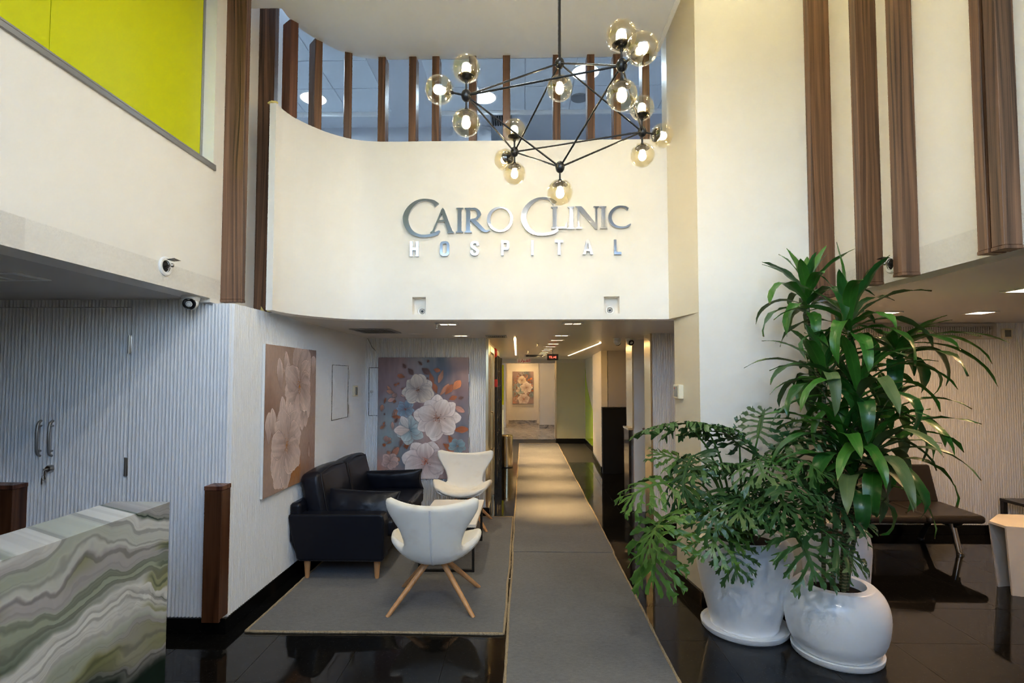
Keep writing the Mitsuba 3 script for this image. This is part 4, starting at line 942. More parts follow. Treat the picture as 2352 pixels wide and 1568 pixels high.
# ================================================================== CANVASES (colour per vertex on a fine grid)
class Canvas:
    def __init__(s, w, h, n):
        s.w, s.h, s.gain = w, h, 1.3
        s.nx, s.ny = int(n * w / h), n
        u, v = np.meshgrid(np.linspace(0, 1, s.nx), np.linspace(0, 1, s.ny), indexing='xy')
        s.X, s.Y = u * (w / h), v                # y runs down from the top, in units of the height
        s.c = np.zeros((s.ny, s.nx, 3))
    def n(s, fx, fy, seed, o=3):
        return meshkit.fbm(np.stack([s.X * fx, s.Y * fy, 0 * s.X + seed], -1), o, seed)
    def over(s, col, a):
        s.c = s.c * (1 - a[..., None]) + np.asarray(col) * a[..., None]
    def blob(s, x, y, rx, ry, col, a=1.0, soft=0.5, ang=0.0, rough=0.0, seed=0):
        dx, dy = s.X - x, s.Y - y
        u, v = (dx * math.cos(ang) + dy * math.sin(ang)) / rx, (-dx * math.sin(ang) + dy * math.cos(ang)) / ry
        r = np.sqrt(u * u + v * v) + rough * (s.n(14, 14, seed) - 0.5)
        s.over(col, a * np.clip((1 - r) / max(soft, 1e-3), 0, 1))
    def petal(s, x, y, ang, L, W, c0, c1, seed=0, edge=(0.25, 0.2, 0.2), ruff=0.10, a=1.0, px=0.006, hi=1.1):
        """A petal from (x, y) in direction ang: c0 at its root, c1 at its tip, a darker rim under it and brush streaks along it."""
        dx, dy = s.X - x, s.Y - y
        t, q = (dx * math.cos(ang) + dy * math.sin(ang)) / L, (-dx * math.sin(ang) + dy * math.cos(ang)) / W
        k = (t > -0.2) & (t < 1.4) & (np.abs(q) < 1.6)
        if not k.any():
            return
        X, Y, tt, qq = s.X[k], s.Y[k], t[k], q[k]
        nz = meshkit.fbm(np.stack([X * 22, Y * 22, 0 * X + seed], -1), 3, seed) - 0.5
        tt = tt + ruff * nz
        half = np.clip(np.sin(PI * np.clip(tt, 0, 1) ** 0.85), 0, 1) ** 0.55 * (0.35 + 0.65 * np.clip(tt * 1.8, 0, 1))
        d = (half - np.abs(qq + 0.25 * ruff * nz)) * W
        d = np.where((tt < 0) | (tt > 1), -1, d)
        m = np.clip(d / px, 0, 1) * a
        rim = np.clip(d / px + 1.6, 0, 1) * a * 0.35
        st = meshkit.fbm(np.stack([qq * 5 + seed, tt * 1.2, 0 * X + 3], -1), 3, seed + 5)
        mix_ = np.clip(tt * 1.15 + 0.55 * (st - 0.5), 0, 1)[:, None]
        col = np.asarray(c0) * (1 - mix_) + np.asarray(c1) * mix_
        col = col * (0.88 + 0.22 * st[:, None] + 0.05 * qq[:, None])
        col = np.where((d < 1.6 * px)[:, None] & (tt > 0.45 + 0.3 * (nz > 0))[:, None], np.minimum(col * hi, 0.75), col)
        cc = s.c[k]
        cc = cc * (1 - rim[:, None]) + np.asarray(edge) * rim[:, None]
        s.c[k] = cc * (1 - m[:, None]) + col * m[:, None]
    def flower(s, x, y, R, n, c0, c1, seed, a0=0.0, wid=0.42, sq=1.0, edge=(0.2, 0.15, 0.16), center=(0.16, 0.075, 0.04), cr=0.17, ruff=0.1):
        r = np.random.default_rng(seed)
        order = r.permutation(n)
        for layer, (f, sh) in enumerate(((1.0, 0.0), (0.93, 0.5))):
            for i in order:
                a = a0 + (i + sh) * 2 * PI / n + r.uniform(-0.13, 0.13)
                if layer == 1 and i % 2:
                    continue
                q = f * R * r.uniform(0.86, 1.06)
                k = r.uniform(0.88, 1.06)
                s.petal(x, y, a, q, wid * R * r.uniform(0.9, 1.15), np.asarray(c0) * k, np.asarray(c1) * k, seed * 31 + i + 7 * layer, edge, ruff)
        for i in range(60):
            a, d = r.uniform(0, 2 * PI), R * cr * abs(r.normal(0, 0.6))
            k = r.uniform(0.35, 2.2)
            s.blob(x + d * math.cos(a), y + d * math.sin(a), R * 0.035, R * 0.02, np.clip(np.asarray(center) * k, 0, 1), 0.9, 0.5, r.uniform(0, 3))
    def leaf(s, x, y, ang, L, W, col, seed=0):
        s.petal(x, y, ang, L, W, np.asarray(col) * 0.72, np.asarray(col) * 1.1, seed, (0.12, 0.08, 0.07), 0.02)
    def grid(s):
        v = np.stack([s.X / (s.w / s.h) * s.w, 0 * s.X, (1 - s.Y) * s.h], -1).reshape(-1, 3)
        i = np.arange(s.nx * s.ny).reshape(s.ny, s.nx)
        q = np.stack([i[:-1, :-1], i[1:, :-1], i[1:, 1:], i[:-1, 1:]], -1).reshape(-1, 4)
        return trimesh.Trimesh(v, np.vstack([q[:, [0, 1, 2]], q[:, [0, 2, 3]]]), process=False), np.clip(s.gain * s.c.reshape(-1, 3), 0, 0.92)

def lin(*c):
    return tuple(((x / 255) / 12.92 if x / 255 < 0.04045 else ((x / 255 + 0.055) / 1.055) ** 2.4) for x in c)

def bouquet(w, h, n):
    k = Canvas(w, h, n)
    A = w / h
    u, v = k.X / A, k.Y
    mauve, dmauve, teal, blue, peach, plum = lin(150, 128, 128), lin(112, 92, 96), lin(128, 146, 150), lin(84, 96, 112), lin(176, 128, 112), lin(96, 76, 86)
    k.c[:] = np.asarray(mauve)
    st = k.n(16, 1.2, 4)
    k.over(dmauve, np.clip(1.2 - 1.6 * u - 0.5 * v + 0.8 * (st - 0.5), 0, 1) * 0.8)
    k.over(teal, np.clip(1 - np.abs(u - 0.12) * 2.0 - np.abs(v - 0.66) * 2.4 + 0.8 * (k.n(5, 5, 2) - 0.5), 0, 1))
    k.over(lin(124, 128, 134), np.clip(1.0 - np.abs(u - 0.55) * 3 - v * 2.2 + 0.9 * (st - 0.5), 0, 1))
    k.over(blue, np.clip(1.2 - np.abs(u - 0.72) * 4.5 - np.abs(v - 0.12) * 2.6 + 1.0 * (st - 0.5), 0, 1))
    k.over(plum, np.clip(1.1 - np.abs(u - 0.9) * 3.5 - np.abs(v - 0.28) * 2.2 + 0.8 * (st - 0.5), 0, 1) * 0.8)
    k.over(lin(150, 128, 126), np.clip(1.2 - np.abs(u - 0.93) * 6 - v * 4.5 + 1.0 * (st - 0.5), 0, 1) * 0.8)
    k.over(blue, np.clip(1.1 - np.abs(u - 0.93) * 2.5 - np.abs(v - 0.58) * 3.4 + 0.9 * (k.n(5, 5, 9) - 0.5), 0, 1) * 0.9)
    k.over(peach, np.clip(1.2 - u * 2.4 - (1 - v) * 3.6 + 0.7 * (k.n(6, 4, 6) - 0.5), 0, 1))
    k.over(lin(92, 104, 116), np.clip(0.9 - np.abs(u - 0.3) * 4 - np.abs(v - 0.84) * 3.4 + 0.9 * (k.n(7, 7, 8) - 0.5), 0, 1))
    k.over(plum, np.clip(0.9 - np.abs(u - 0.45) * 4 - np.abs(v - 0.47) * 4 + 0.6 * (k.n(9, 9, 8) - 0.5), 0, 1) * 0.9)
    r = np.random.default_rng(3)
    rust, brown, tan, rose = lin(146, 84, 52), lin(92, 62, 56), lin(168, 118, 92), lin(178, 138, 126)
    for i in range(34):
        q = r.uniform(0, 1, 2)
        x, y = 0.04 + 0.30 * q[0], 0.24 + 0.62 * q[1]
        k.leaf(x * A, y, r.uniform(0, 2 * PI), r.uniform(0.03, 0.075), r.uniform(0.012, 0.026), np.asarray((rust, tan, rose, tan)[i % 4]) * r.uniform(0.6, 1.0), i)
    for (x, y, a, L, W, c) in ((.27, .05, 1.0, .05, .02, brown), (.33, .09, .9, .07, .028, brown), (.30, .165, -2.9, .07, .025, rust), (.44, .03, .8, .05, .016, brown), (.48, .09, .6, .085, .035, brown), (.54, .045, -1, .03, .014, brown), (.57, .12, 1.3, .11, .026, rust), (.61, .10, .2, .06, .025, rust), (.72, .10, 1.9, .12, .026, tan), (.55, .16, 1.8, .05, .016, brown),
                             (.17, .225, .2, .032, .017, rust), (.24, .21, 2.6, .03, .014, rust), (.25, .26, .1, .08, .022, rust), (.65, .30, -1.9, .09, .03, rust), (.68, .32, -.9, .13, .025, tan), (.74, .31, -.9, .11, .035, rust), (.83, .27, -.9, .10, .04, lin(190, 120, 78)), (.78, .35, -.35, .075, .026, rust), (.83, .40, .5, .11, .03, lin(176, 130, 116)), (.83, .60, -.05, .13, .036, rust), (.78, .64, 1.1, .09, .028, rust), (.72, .71, .6, .12, .036, rust), (.66, .71, 2.6, .10, .03, lin(140, 84, 60)),
                             (.05, .72, .2, .035, .02, rust), (.08, .53, 2.0, .035, .012, rust), (.15, .49, .1, .08, .022, rust), (.22, .50, 2.1, .05, .018, brown), (.06, .47, 0, .02, .011, brown), (.15, .84, -1.0, .12, .03, lin(160, 108, 88)), (.24, .75, -1.2, .09, .022, lin(112, 86, 80)), (.95, .33, 2.9, .05, .02, brown)):
        k.leaf(x * A, y, a, L, W * 0.9, c, int(x * 999 + y * 77))
    w1, w2 = lin(150, 134, 130), lin(205, 196, 194)
    cr = lin(196, 184, 172)
    bl0, bl1 = lin(92, 108, 124), lin(132, 150, 164)
    k.flower(.88 * A, .73, .075, 5, lin(80, 104, 118), lin(112, 136, 146), 41, .3, .42)
    k.flower(.14 * A, .86, .075, 5, lin(160, 130, 124), lin(186, 158, 150), 42, .2, .45, center=lin(150, 120, 110))
    k.flower(.304 * A, .43, .085, 8, bl0, bl1, 43, .2, .34, center=lin(120, 70, 60))
    k.flower(.35 * A, .60, .125, 6, lin(96, 124, 136), lin(168, 178, 180), 44, -.5, .40, center=lin(80, 90, 100))
    k.petal(.35 * A, .60, PI - .05, .13, .045, lin(170, 160, 156), lin(206, 190, 184), 3)
    k.petal(.34 * A, .59, -2.1, .12, .035, lin(160, 160, 160), lin(198, 190, 186), 5)
    k.flower(.444 * A, .27, .138, 7, lin(150, 132, 122), cr, 45, .35, .40, center=lin(110, 66, 40))
    k.petal(.75 * A, .37, 1.2, .06, .03, lin(170, 160, 160), w2, 8)
    k.flower(.66 * A, .50, .195, 8, lin(160, 138, 132), w2, 46, .1, .38, center=lin(120, 78, 62))
    k.flower(.53 * A, .86, .190, 7, lin(158, 132, 130), lin(204, 194, 193), 47, .55, .42, center=lin(140, 82, 64))
    k.c *= 0.93 + 0.14 * k.n(60, 20, 5, 2)[..., None]
    return k
def peonies(w, h, n):
    k = Canvas(w, h, n)
    A = w / h
    u, v = k.X / A, k.Y
    k.c[:] = np.asarray(lin(152, 132, 124))
    k.over(lin(128, 104, 94), np.clip(0.4 + 0.9 * (k.n(4, 3, 1) - 0.5) + 0.5 * (v - 0.4), 0, 1))
    k.over(lin(110, 82, 70), np.clip(1.1 - np.abs(u - 0.1) * 2 - np.abs(v - 0.46) * 4 + (k.n(7, 4, 3) - 0.5), 0, 1) * 0.8)
    k.over(lin(108, 92, 94), np.clip(1.1 - np.abs(u - 0.95) * 3 - v * 5 + (k.n(7, 4, 5) - 0.5), 0, 1))
    k.over(lin(142, 96, 52), np.clip(1.2 - np.abs(u - 0.55) * 3.5 - np.abs(v - 0.9) * 6 + 1.2 * (k.n(18, 2, 7) - 0.5), 0, 1) * 0.9)
    k.over(lin(126, 100, 92), np.clip(1.1 - np.abs(u - 0.9) * 3 - np.abs(v - 0.85) * 2.5, 0, 1) * 0.6)
    e = lin(104, 84, 82)
    p0, p1 = lin(138, 118, 114), lin(178, 161, 157)
    r = np.random.default_rng(8)
    gold = lin(150, 100, 38)
    def big(x, y, specs, seed):
        for i, (a, L, W, f) in enumerate(specs):
            k.petal(x * A, y, a, L * 1.22, W * 1.75, np.asarray(p0) * f, np.asarray(p1) * f, seed + i, e, 0.16, 1.0, 0.004, 1.5)
        for i in range(150):
            a, d = r.uniform(0, 2 * PI), abs(r.normal(0, 0.028))
            q = np.asarray(gold) * r.uniform(0.25, 1.5)
            k.blob(x * A + 0.75 * d * math.cos(a), y + 1.3 * d * math.sin(a), 0.0045, 0.0022, q, 0.95, 0.4, r.uniform(0.8, 2.2))
    for (x, y, a, L, W) in ((.28, .30, -1.75, .17, .035), (.42, .29, -1.8, .2, .035), (.33, .16, -1.3, .1, .02), (.92, .2, -1.4, .12, .05)):
        k.petal(x * A, y, a, L * 1.3, W * 1.6, p0, np.asarray(p1) * 0.95, int(x * 100), e, 0.08, 1.0, 0.004, 1.35)
    big(.63, .285, ((-1.5, .29, .085, .97), (-1.05, .27, .075, .93), (-.75, .22, .06, .98), (-.2, .17, .06, 1.0), (.25, .17, .075, .95), (2.45, .17, .075, .95), (2.05, .24, .095, 1.04), (1.15, .25, .10, .98), (1.55, .24, .085, 1.05), (-2.2, .14, .04, .9), (2.95, .20, .06, .93), (-2.7, .22, .06, .9), (.7, .2, .07, 1.0)), 100)
    for (x, y, a, L, W) in ((.70, .47, 1.55, .13, .03), (.78, .47, 1.6, .11, .03), (.08, .66, -1.6, .19, .04), (.16, .62, -1.7, .17, .04), (.33, .62, -1.65, .24, .045), (.26, .60, -1.5, .14, .035), (.44, .62, -1.5, .2, .035), (.55, .62, -1.2, .13, .03)):
        k.petal(x * A, y, a, L * 1.15, W * 1.4, p0, p1, int(x * 100 + y * 9), e, 0.10, 1.0, 0.004, 1.3)
    big(.40, .695, ((-2.4, .2, .05, .93), (-1.2, .14, .035, 1.0), (-.85, .24, .075, .9), (-.35, .20, .075, 1.0), (.25, .15, .05, 1.02), (2.9, .19, .05, .98), (2.55, .22, .085, 1.0), (2.05, .26, .09, 1.02), (1.6, .25, .06, .96), (1.15, .19, .055, 1.0), (.65, .22, .07, .97), (-1.9, .22, .06, .92), (3.25, .2, .06, .95)), 200)
    k.petal(.86 * A, .72, 1.5, .12, .025, lin(126, 100, 92), lin(150, 128, 122), 71, lin(96, 60, 30), 0.1)
    k.c *= 0.92 + 0.16 * k.n(70, 40, 5, 2)[..., None]
    k.gain = 1.5
    return k
def hang(k, name, label, M, parent_frame, depth):
    t = thing(name, label, 'painting')
    g, c = k.grid()
    g = xf(g, M)
    put('print', g, M_VCOL, t, smooth=True, color=c, label='printed canvas')
    fr = []
    w, h = k.w, k.h
    for (a, b, cc, d) in ((0, w, 0, 0.012), (0, w, h - 0.012, h), (0, 0.012, 0.012, h - 0.012), (w - 0.012, w, 0.012, h - 0.012)):
        fr.append(box(a, b, 0.002, depth, cc, d))
    fr.append(box(0.012, w - 0.012, 0.004, 0.008, 0.012, h - 0.012))
    put('stretcher', xf(cat_(fr), M), parent_frame, t, label='edge of the stretcher frame')
    return t
def wallM(x, y, z, turn=0.0):
    return trimesh.transformations.translation_matrix([x, y, z]) @ rotz(turn)
P2W, P2H = 1.13, 1.50
hang(bouquet(P2W, P2H, 400), 'flower_canvas', 'large canvas of white and blue flowers with rust leaves on the back fluted wall', wallM(-1.815, 6.70, 0.458), mat('canvas_edge', two(prin((0.16, 0.13, 0.13), 0.6, 0.3))), 0.035)
hang(peonies(1.0, 1.17, 400), 'peony_canvas', 'canvas of pale mauve blossoms in a white edge on the side wall above the sofa', wallM(-1.962, 4.058, 0.79, PI / 2), M_WHITE, 0.022)
hang(bouquet(0.79, 1.20, 150), 'far_flower_canvas', 'small flower canvas on the end wall far down the corridor', wallM(-0.42, 20.30, 0.745), scene and M_STEEL, 0.03)
put('pale_strip', box(-0.42, 0.37, 20.335, 20.352, 0.61, 0.73), M_SOFFIT, 'wall_far', label='pale strip below the far canvas')

# ================================================================== FIXTURES
def turret(x, y, z, yaw, label, s=1.0, aim=0.5):
    t = thing('dome_camera', label, 'security camera')
    M = trimesh.transformations.translation_matrix([x, y, z]) @ rotz(yaw) @ trimesh.transformations.scale_matrix(s)
    put('base', xf(lathe([(0, 0.0), (0.055, 0.0), (0.056, -0.010), (0.052, -0.030), (0, -0.032)], 36), M), M_WHITE, t, smooth=40)
    ball = trimesh.creation.icosphere(subdivisions=3, radius=0.048)
    ball.apply_translation([0, 0, -0.042])
    put('ball', xf(ball, M), M_WHITE, t, smooth=True)
    R = trimesh.transformations.translation_matrix([0, 0, -0.042]) @ trimesh.transformations.rotation_matrix(PI / 2 + aim, [1, 0, 0])
    put('face', xf(lathe([(0, 0.0), (0.036, 0.0), (0.0395, 0.040), (0.036, 0.046), (0.032, 0.044), (0, 0.043)], 32), M @ R), M_LENS, t, smooth=40, label='black face')
    put('lens', xf(cat_([lathe([(0.012, 0.040), (0.0145, 0.040), (0.015, 0.046), (0.0135, 0.048), (0.012, 0.046)], 28)]), M @ R), M_GREYMETAL, t, smooth=40)
turret(-2.20, 3.50, SOFL, 0.35, 'white dome camera with a black face under the left soffit', 1.0, 0.35)
turret(1.34, 7.28 - 0.45, SOF, 0.35, 'right one of the two white dome cameras under the corridor soffit', 0.95, 0.5)
turret(1.18, 7.28 - 0.45, SOF, 2.6, 'left one of the two white dome cameras under the corridor soffit', 0.95, 0.5)
turret(-0.19, 19.5, 2.42, 0.1, 'small dome camera far down the corridor above the canvas', 1.0, 0.4)

def niche_lamp(x, z, label):
    t = thing('niche_lamp', label, 'spot lamp')
    M = trimesh.transformations.translation_matrix([x, 4.688, z]) @ trimesh.transformations.rotation_matrix(PI / 2, [1, 0, 0])
    put('ring', xf(lathe([(0.022, 0), (0.040, 0), (0.041, 0.006), (0.036, 0.010), (0.026, 0.008), (0.022, 0.0)], 32), M), M_WHITE, t, smooth=40)
    put('reflector', xf(lathe([(0.026, 0.007), (0.022, 0.0), (0.013, -0.004), (0, -0.005)], 28), M), M_CHROME, t, smooth=40)
    put('bulb', xf(lathe([(0, 0.012), (0.008, 0.010), (0.012, 0.002), (0.012, -0.004), (0, -0.004)], 20), M), M_LENS, t, smooth=40)
niche_lamp(-0.888, 2.283, 'small unlit spot lamp in the left square niche below the lettering')
niche_lamp(0.748, 2.288, 'small unlit spot lamp in the right square niche below the lettering')

def bracket_lamp(x, y, z, sx, label):
    t = thing('wall_spot', label, 'wall lamp')
    M = trimesh.transformations.translation_matrix([x, y, z]) @ trimesh.transformations.rotation_matrix(sx * PI / 2, [0, 1, 0])
    put('ring', xf(lathe([(0.033, 0), (0.056, 0), (0.057, 0.008), (0.050, 0.013), (0.036, 0.011), (0.033, 0.002)], 36), M), M_WHITE, t, smooth=40)
    put('recess', xf(lathe([(0.035, 0.010), (0.034, 0.002), (0, 0.0015)], 30), M), M_DARK, t, smooth=40)
    d = sx
    put('arm', cat_([rod((x, y, z), (x + d * 0.055, y - 0.02, z + 0.002), 0.006), rod((x, y + 0.015, z - 0.012), (x + d * 0.05, y - 0.015, z), 0.004), trimesh.creation.icosphere(subdivisions=2, radius=0.012).apply_translation([x + d * 0.058, y - 0.02, z])]), M_STEEL, t, smooth=40)
    put('flag', hull([(x + d * 0.03, y - 0.03, z + 0.034), (x + d * 0.085, y - 0.045, z + 0.036), (x + d * 0.095, y + 0.005, z + 0.032), (x + d * 0.045, y + 0.012, z + 0.03), (x + d * 0.03, y - 0.03, z + 0.036), (x + d * 0.085, y - 0.045, z + 0.038)]), M_BLACK, t)
bracket_lamp(XUL, 3.118, 2.36, 1, 'broken round wall spot low on the upper left wall')
bracket_lamp(XUR, 3.44, 2.42, -1, 'broken wall spot peeping out beside the third fin on the right wall')

def control(name, lab, pts, mats):
    t = thing(name, lab, 'thermostat')
    for (nm, m, mt) in zip(('housing', 'screen'), pts, mats):
        put(nm, m, mt, t)
    return t
control('thermostat', 'small cream thermostat on the side wall right of the hatch', (cbox(-2.0, -1.967, 6.25, 6.385, 1.485, 1.612, 0.005), cbox(-1.968, -1.964, 6.285, 6.355, 1.50, 1.595, 0.001)), (M_CREAMPLASTIC, M_SCREENGREY))
tt = control('thermostat', 'cream room thermostat with grey display on the side of the column', (cbox(1.255, 1.30, 4.42, 4.575, 1.53, 1.648, 0.006), cbox(1.252, 1.256, 4.45, 4.545, 1.548, 1.632, 0.001)), (M_CREAMPLASTIC, M_SCREENGREY))
put('indicator', cbox(1.2505, 1.2525, 4.515, 4.535, 1.61, 1.622, 0.0005), M_RED, tt)
control('wall_control', 'square cream switch plate with dark face beside the vent on the right fluted wall', (cbox(5.275, 5.385, YR - 0.035, YR, 2.135, 2.245, 0.006), cbox(5.295, 5.365, YR - 0.039, YR - 0.034, 2.153, 2.228, 0.002)), (M_CREAMPLASTIC, M_SCREENGREY))

# hatches: recessed seams with hinges on the fluted walls
def seam_frame(pts, r=0.0035):
    return cat_([rod(pts[i], pts[(i + 1) % 4], r, sides=6) for i in range(4)])
t = thing('wall_hatch', 'fluted access hatch with two hinges on the side wall right of the mauve canvas', 'hatch')
hx = XL + 0.0145
put('door', face(ribs(5.565, 6.065, 1.266, 1.832), 0, PI / 2, (XL + 0.003, 0)), M_FLUTE, t)
put('gap', seam_frame([(hx, 5.56, 1.262), (hx, 6.07, 1.262), (hx, 6.07, 1.837), (hx, 5.56, 1.837)], 0.0022), M_DARK, t, label='dark seam around the hatch')
for z in (1.74, 1.35):
    put('hinge', cat_([cbox(XL + 0.010, XL + 0.016, 6.06, 6.105, z - 0.05, z + 0.05, 0.001), rod((XL + 0.019, 6.082, z - 0.05), (XL + 0.019, 6.082, z + 0.05), 0.007)]), M_STEEL, t, smooth=40)
t = thing('wall_hatch', 'fluted access hatch with a small lock half behind the large flower canvas', 'hatch')
put('door', face(ribs(-1.935, -1.40, 1.237, 1.824), YB - 0.003), M_FLUTE, t)
put('gap', seam_frame([(-1.94, YB - 0.0145, 1.233), (-1.395, YB - 0.0145, 1.233), (-1.395, YB - 0.0145, 1.828), (-1.94, YB - 0.0145, 1.828)], 0.003), M_DARK, t, label='dark seam around the hatch')
put('lock', xf(lathe([(0, 0), (0.02, 0), (0.02, 0.01), (0.012, 0.022), (0, 0.024)], 20), trimesh.transformations.translation_matrix([-1.905, YB - 0.01, 1.53]) @ trimesh.transformations.rotation_matrix(PI / 2, [1, 0, 0])), M_STEEL, t, smooth=40)
put('key_ring', tube([(-1.912 + 0.02 * math.cos(a), YB - 0.03, 1.495 + 0.024 * math.sin(a)) for a in np.linspace(0, 2 * PI, 19)], 0.0022, 6, False), M_STEEL, t, smooth=True)
t = thing('hinge_strip', 'steel hinges peeping out at the right edge of the large flower canvas', 'hinge')
for z in (1.70, 1.30, 0.92):
    put('hinge', cbox(-0.685, -0.672, YB - 0.05, YB - 0.012, z - 0.05, z + 0.05, 0.001), M_STEEL, t)
t = thing('loose_cable', 'short grey cable hanging from the soffit in the back corner', 'cable')
put('wire', tube(spline([(-1.955, 6.70, 2.199), (-1.93, 6.71, 2.15), (-1.90, 6.715, 2.09), (-1.855, 6.715, 2.04)], 6), 0.004, 6), M_SCREENGREY, t, smooth=True)

# vents
def ceil_vent(name, lab, x0, x1, y0, y1, z, n, along='x'):
    t = thing(name, lab, 'air vent')
    put('frame', cut(cbox(x0, x1, y0, y1, z - 0.008, z + 0.002, 0.002), box(x0 + 0.03, x1 - 0.03, y0 + 0.03, y1 - 0.03, z - 0.1, z + 0.1)), M_GREYMETAL, t)
    put('duct', box(x0 + 0.03, x1 - 0.03, y0 + 0.03, y1 - 0.03, z - 0.0015, z + 0.0015), M_DARK, t)
    for k in range(n):
        if along == 'x':
            y = y0 + 0.045 + (y1 - y0 - 0.09) * k / (n - 1)
            put('louver', hull([(x0 + 0.03, y - 0.012, z - 0.006), (x1 - 0.03, y - 0.012, z - 0.006), (x0 + 0.03, y + 0.010, z - 0.002), (x1 - 0.03, y + 0.010, z - 0.002), (x0 + 0.03, y - 0.011, z - 0.007), (x1 - 0.03, y - 0.011, z - 0.007)]), M_GREYMETAL, t)
        else:
            x = x0 + 0.045 + (x1 - x0 - 0.09) * k / (n - 1)
            put('louver', box(x - 0.004, x + 0.004, y0 + 0.03, y1 - 0.03, z - 0.007, z - 0.002), M_GREYMETAL, t)
ceil_vent('ceiling_vent', 'black and grey louvred vent in the soffit over the sofa', -1.77, -1.35, 5.41, 5.93, SOF, 10, 'y')
ceil_vent('ceiling_vent', 'narrow vent in the soffit at the mouth of the corridor', -0.45, -0.20, 6.30, 6.60, SOF, 8, 'y')
ceil_vent('ceiling_vent', 'wide dark vent far down the corridor soffit before the beam', 0.02, 0.42, 11.5, 12.6, SOF, 8, 'x')
t = thing('ceiling_vent', 'small vent in the upper storey ceiling left of the chandelier', 'air vent')
put('frame', box(-0.46, -0.16, 7.32, 7.62, UPZ - 0.015, UPZ + 0.012), M_GREYMETAL, t)
for k in range(8):
    put('louver', box(-0.44 + 0.034 * k, -0.424 + 0.034 * k, 7.33, 7.61, UPZ - 0.028, UPZ - 0.016), M_DARK, t)
t = thing('ceiling_speaker', 'round grey speaker grille in the upper storey ceiling', 'speaker')
put('grille', trimesh.creation.cylinder(0.11, 0.02, sections=36).apply_translation([0.73, 6.89, UPZ - 0.01]), M_GREYMETAL, t, smooth=40)
t = thing('ceiling_speaker', 'round flat speaker disc in the soffit in front of the large canvas', 'speaker')
put('grille', lathe([(0, SOF - 0.012), (0.085, SOF - 0.012), (0.10, SOF), (0, SOF)], 36, (-1.21, 6.05, 0)), M_SOFFIT, t, smooth=40)
t = thing('wall_vent', 'long horizontal louvred air vent on the right fluted wall behind the plant', 'air vent')
vx0, vx1, vz0, vz1 = 3.02, 5.215, 2.128, 2.306
put('frame', cut(cbox(vx0, vx1, YR - 0.03, YR, vz0, vz1, 0.003), box(vx0 + 0.045, vx1 - 0.045, YR - 0.5, YR + 0.5, vz0 + 0.04, vz1 - 0.035)), M_SOFFIT, t)
put('duct', box(vx0 + 0.045, vx1 - 0.045, YR - 0.006, YR - 0.002, vz0 + 0.04, vz1 - 0.035), M_DARK, t)
for k in range(7):
    z = vz0 + 0.048 + k * 0.0145
    put('louver', hull([(x, y, z + dz) for x in (vx0 + 0.045, vx1 - 0.045) for (y, dz) in ((YR - 0.028, 0), (YR - 0.028, 0.004), (YR - 0.008, 0.008), (YR - 0.008, 0.004))]), M_SOFFIT, t)

def sprinkler(x, y, z, lab):
    t = thing('sprinkler', lab, 'sprinkler')
    put('body', cat_([lathe([(0, z), (0.022, z), (0.022, z - 0.004), (0.008, z - 0.010), (0.007, z - 0.035), (0, z - 0.036)], 20, (x, y, 0)), trimesh.creation.cylinder(0.024, 0.003, sections=20).apply_translation([x, y, z - 0.048]), rod((x - 0.008, y, z - 0.02), (x - 0.006, y, z - 0.047), 0.002, sides=6), rod((x + 0.008, y, z - 0.02), (x + 0.006, y, z - 0.047), 0.002, sides=6)]), M_STEEL, t, smooth=40)
sprinkler(-0.793, 4.90, SOF, 'small steel sprinkler under the soffit left of the first downlight')
sprinkler(1.37, 4.83, SOF, 'small steel sprinkler under the soffit beside the column')
sprinkler(0.20, 7.8, SOF, 'small steel sprinkler in the middle of the corridor soffit')
sprinkler(0.08, 9.9, SOF, 'second small sprinkler farther down the corridor soffit')
sprinkler(-0.72, 19.4, 2.42, 'tiny sprinkler at the far left of the end hall')

# clock and emergency sign (the sign reads the Arabic word for emergency)
t = thing('led_clock', 'black digital clock with red figures hanging in the corridor', 'clock')
put('case', cbox(0.388, 0.575, 9.0, 9.05, 1.998, 2.098, 0.004), M_BLACK, t)
put('hanger', rod((0.48, 9.02, 2.098), (0.48, 9.02, SOF), 0.006), M_BLACK, t)
def seg(pts, w):
    return LineString(pts).buffer(w / 2, quad_segs=4)
dig = [seg([(2, 8), (4, 9), (4, 4)], 1.5), seg([(8, 9), (9, 6), (11, 6), (11.5, 9)], 1.4), seg([(9, 6), (8.6, 3), (11, 4)], 1.4), Point(15, 3.2).buffer(0.9), seg([(18, 7.5), (18.4, 5), (21, 5), (21.5, 7.5)], 1.4), seg([(27, 8.5), (24.5, 8.5), (24.3, 6.4), (26.6, 6.2), (24.3, 6), (24.2, 3.8), (27, 3.6)], 1.3)]
dm = cat_([xz_plate(affinity.affine_transform(g, [0.0046, 0, 0, 0.0055, 0.415, 2.014]), 8.9965, 8.999) for g in dig])
scene[t + '__figures'] = lamp(dm, (1.0, 0.05, 0.03), 5.0 / 64, 0.01)
tag(t + '__figures', 'glowing red figures')
t = thing('emergency_sign', 'small white hanging sign with red Arabic lettering in the corridor', 'sign')
put('board', cbox(-0.148, 0.158, 12.0, 12.012, 2.035, 2.135, 0.002), M_SIGNWHITE, t)
put('hanger', cat_([rod((x, 12.006, 2.135), (x, 12.006, SOF), 0.003, sides=6) for x in (-0.12, 0.13)]), M_GREYMETAL, t)
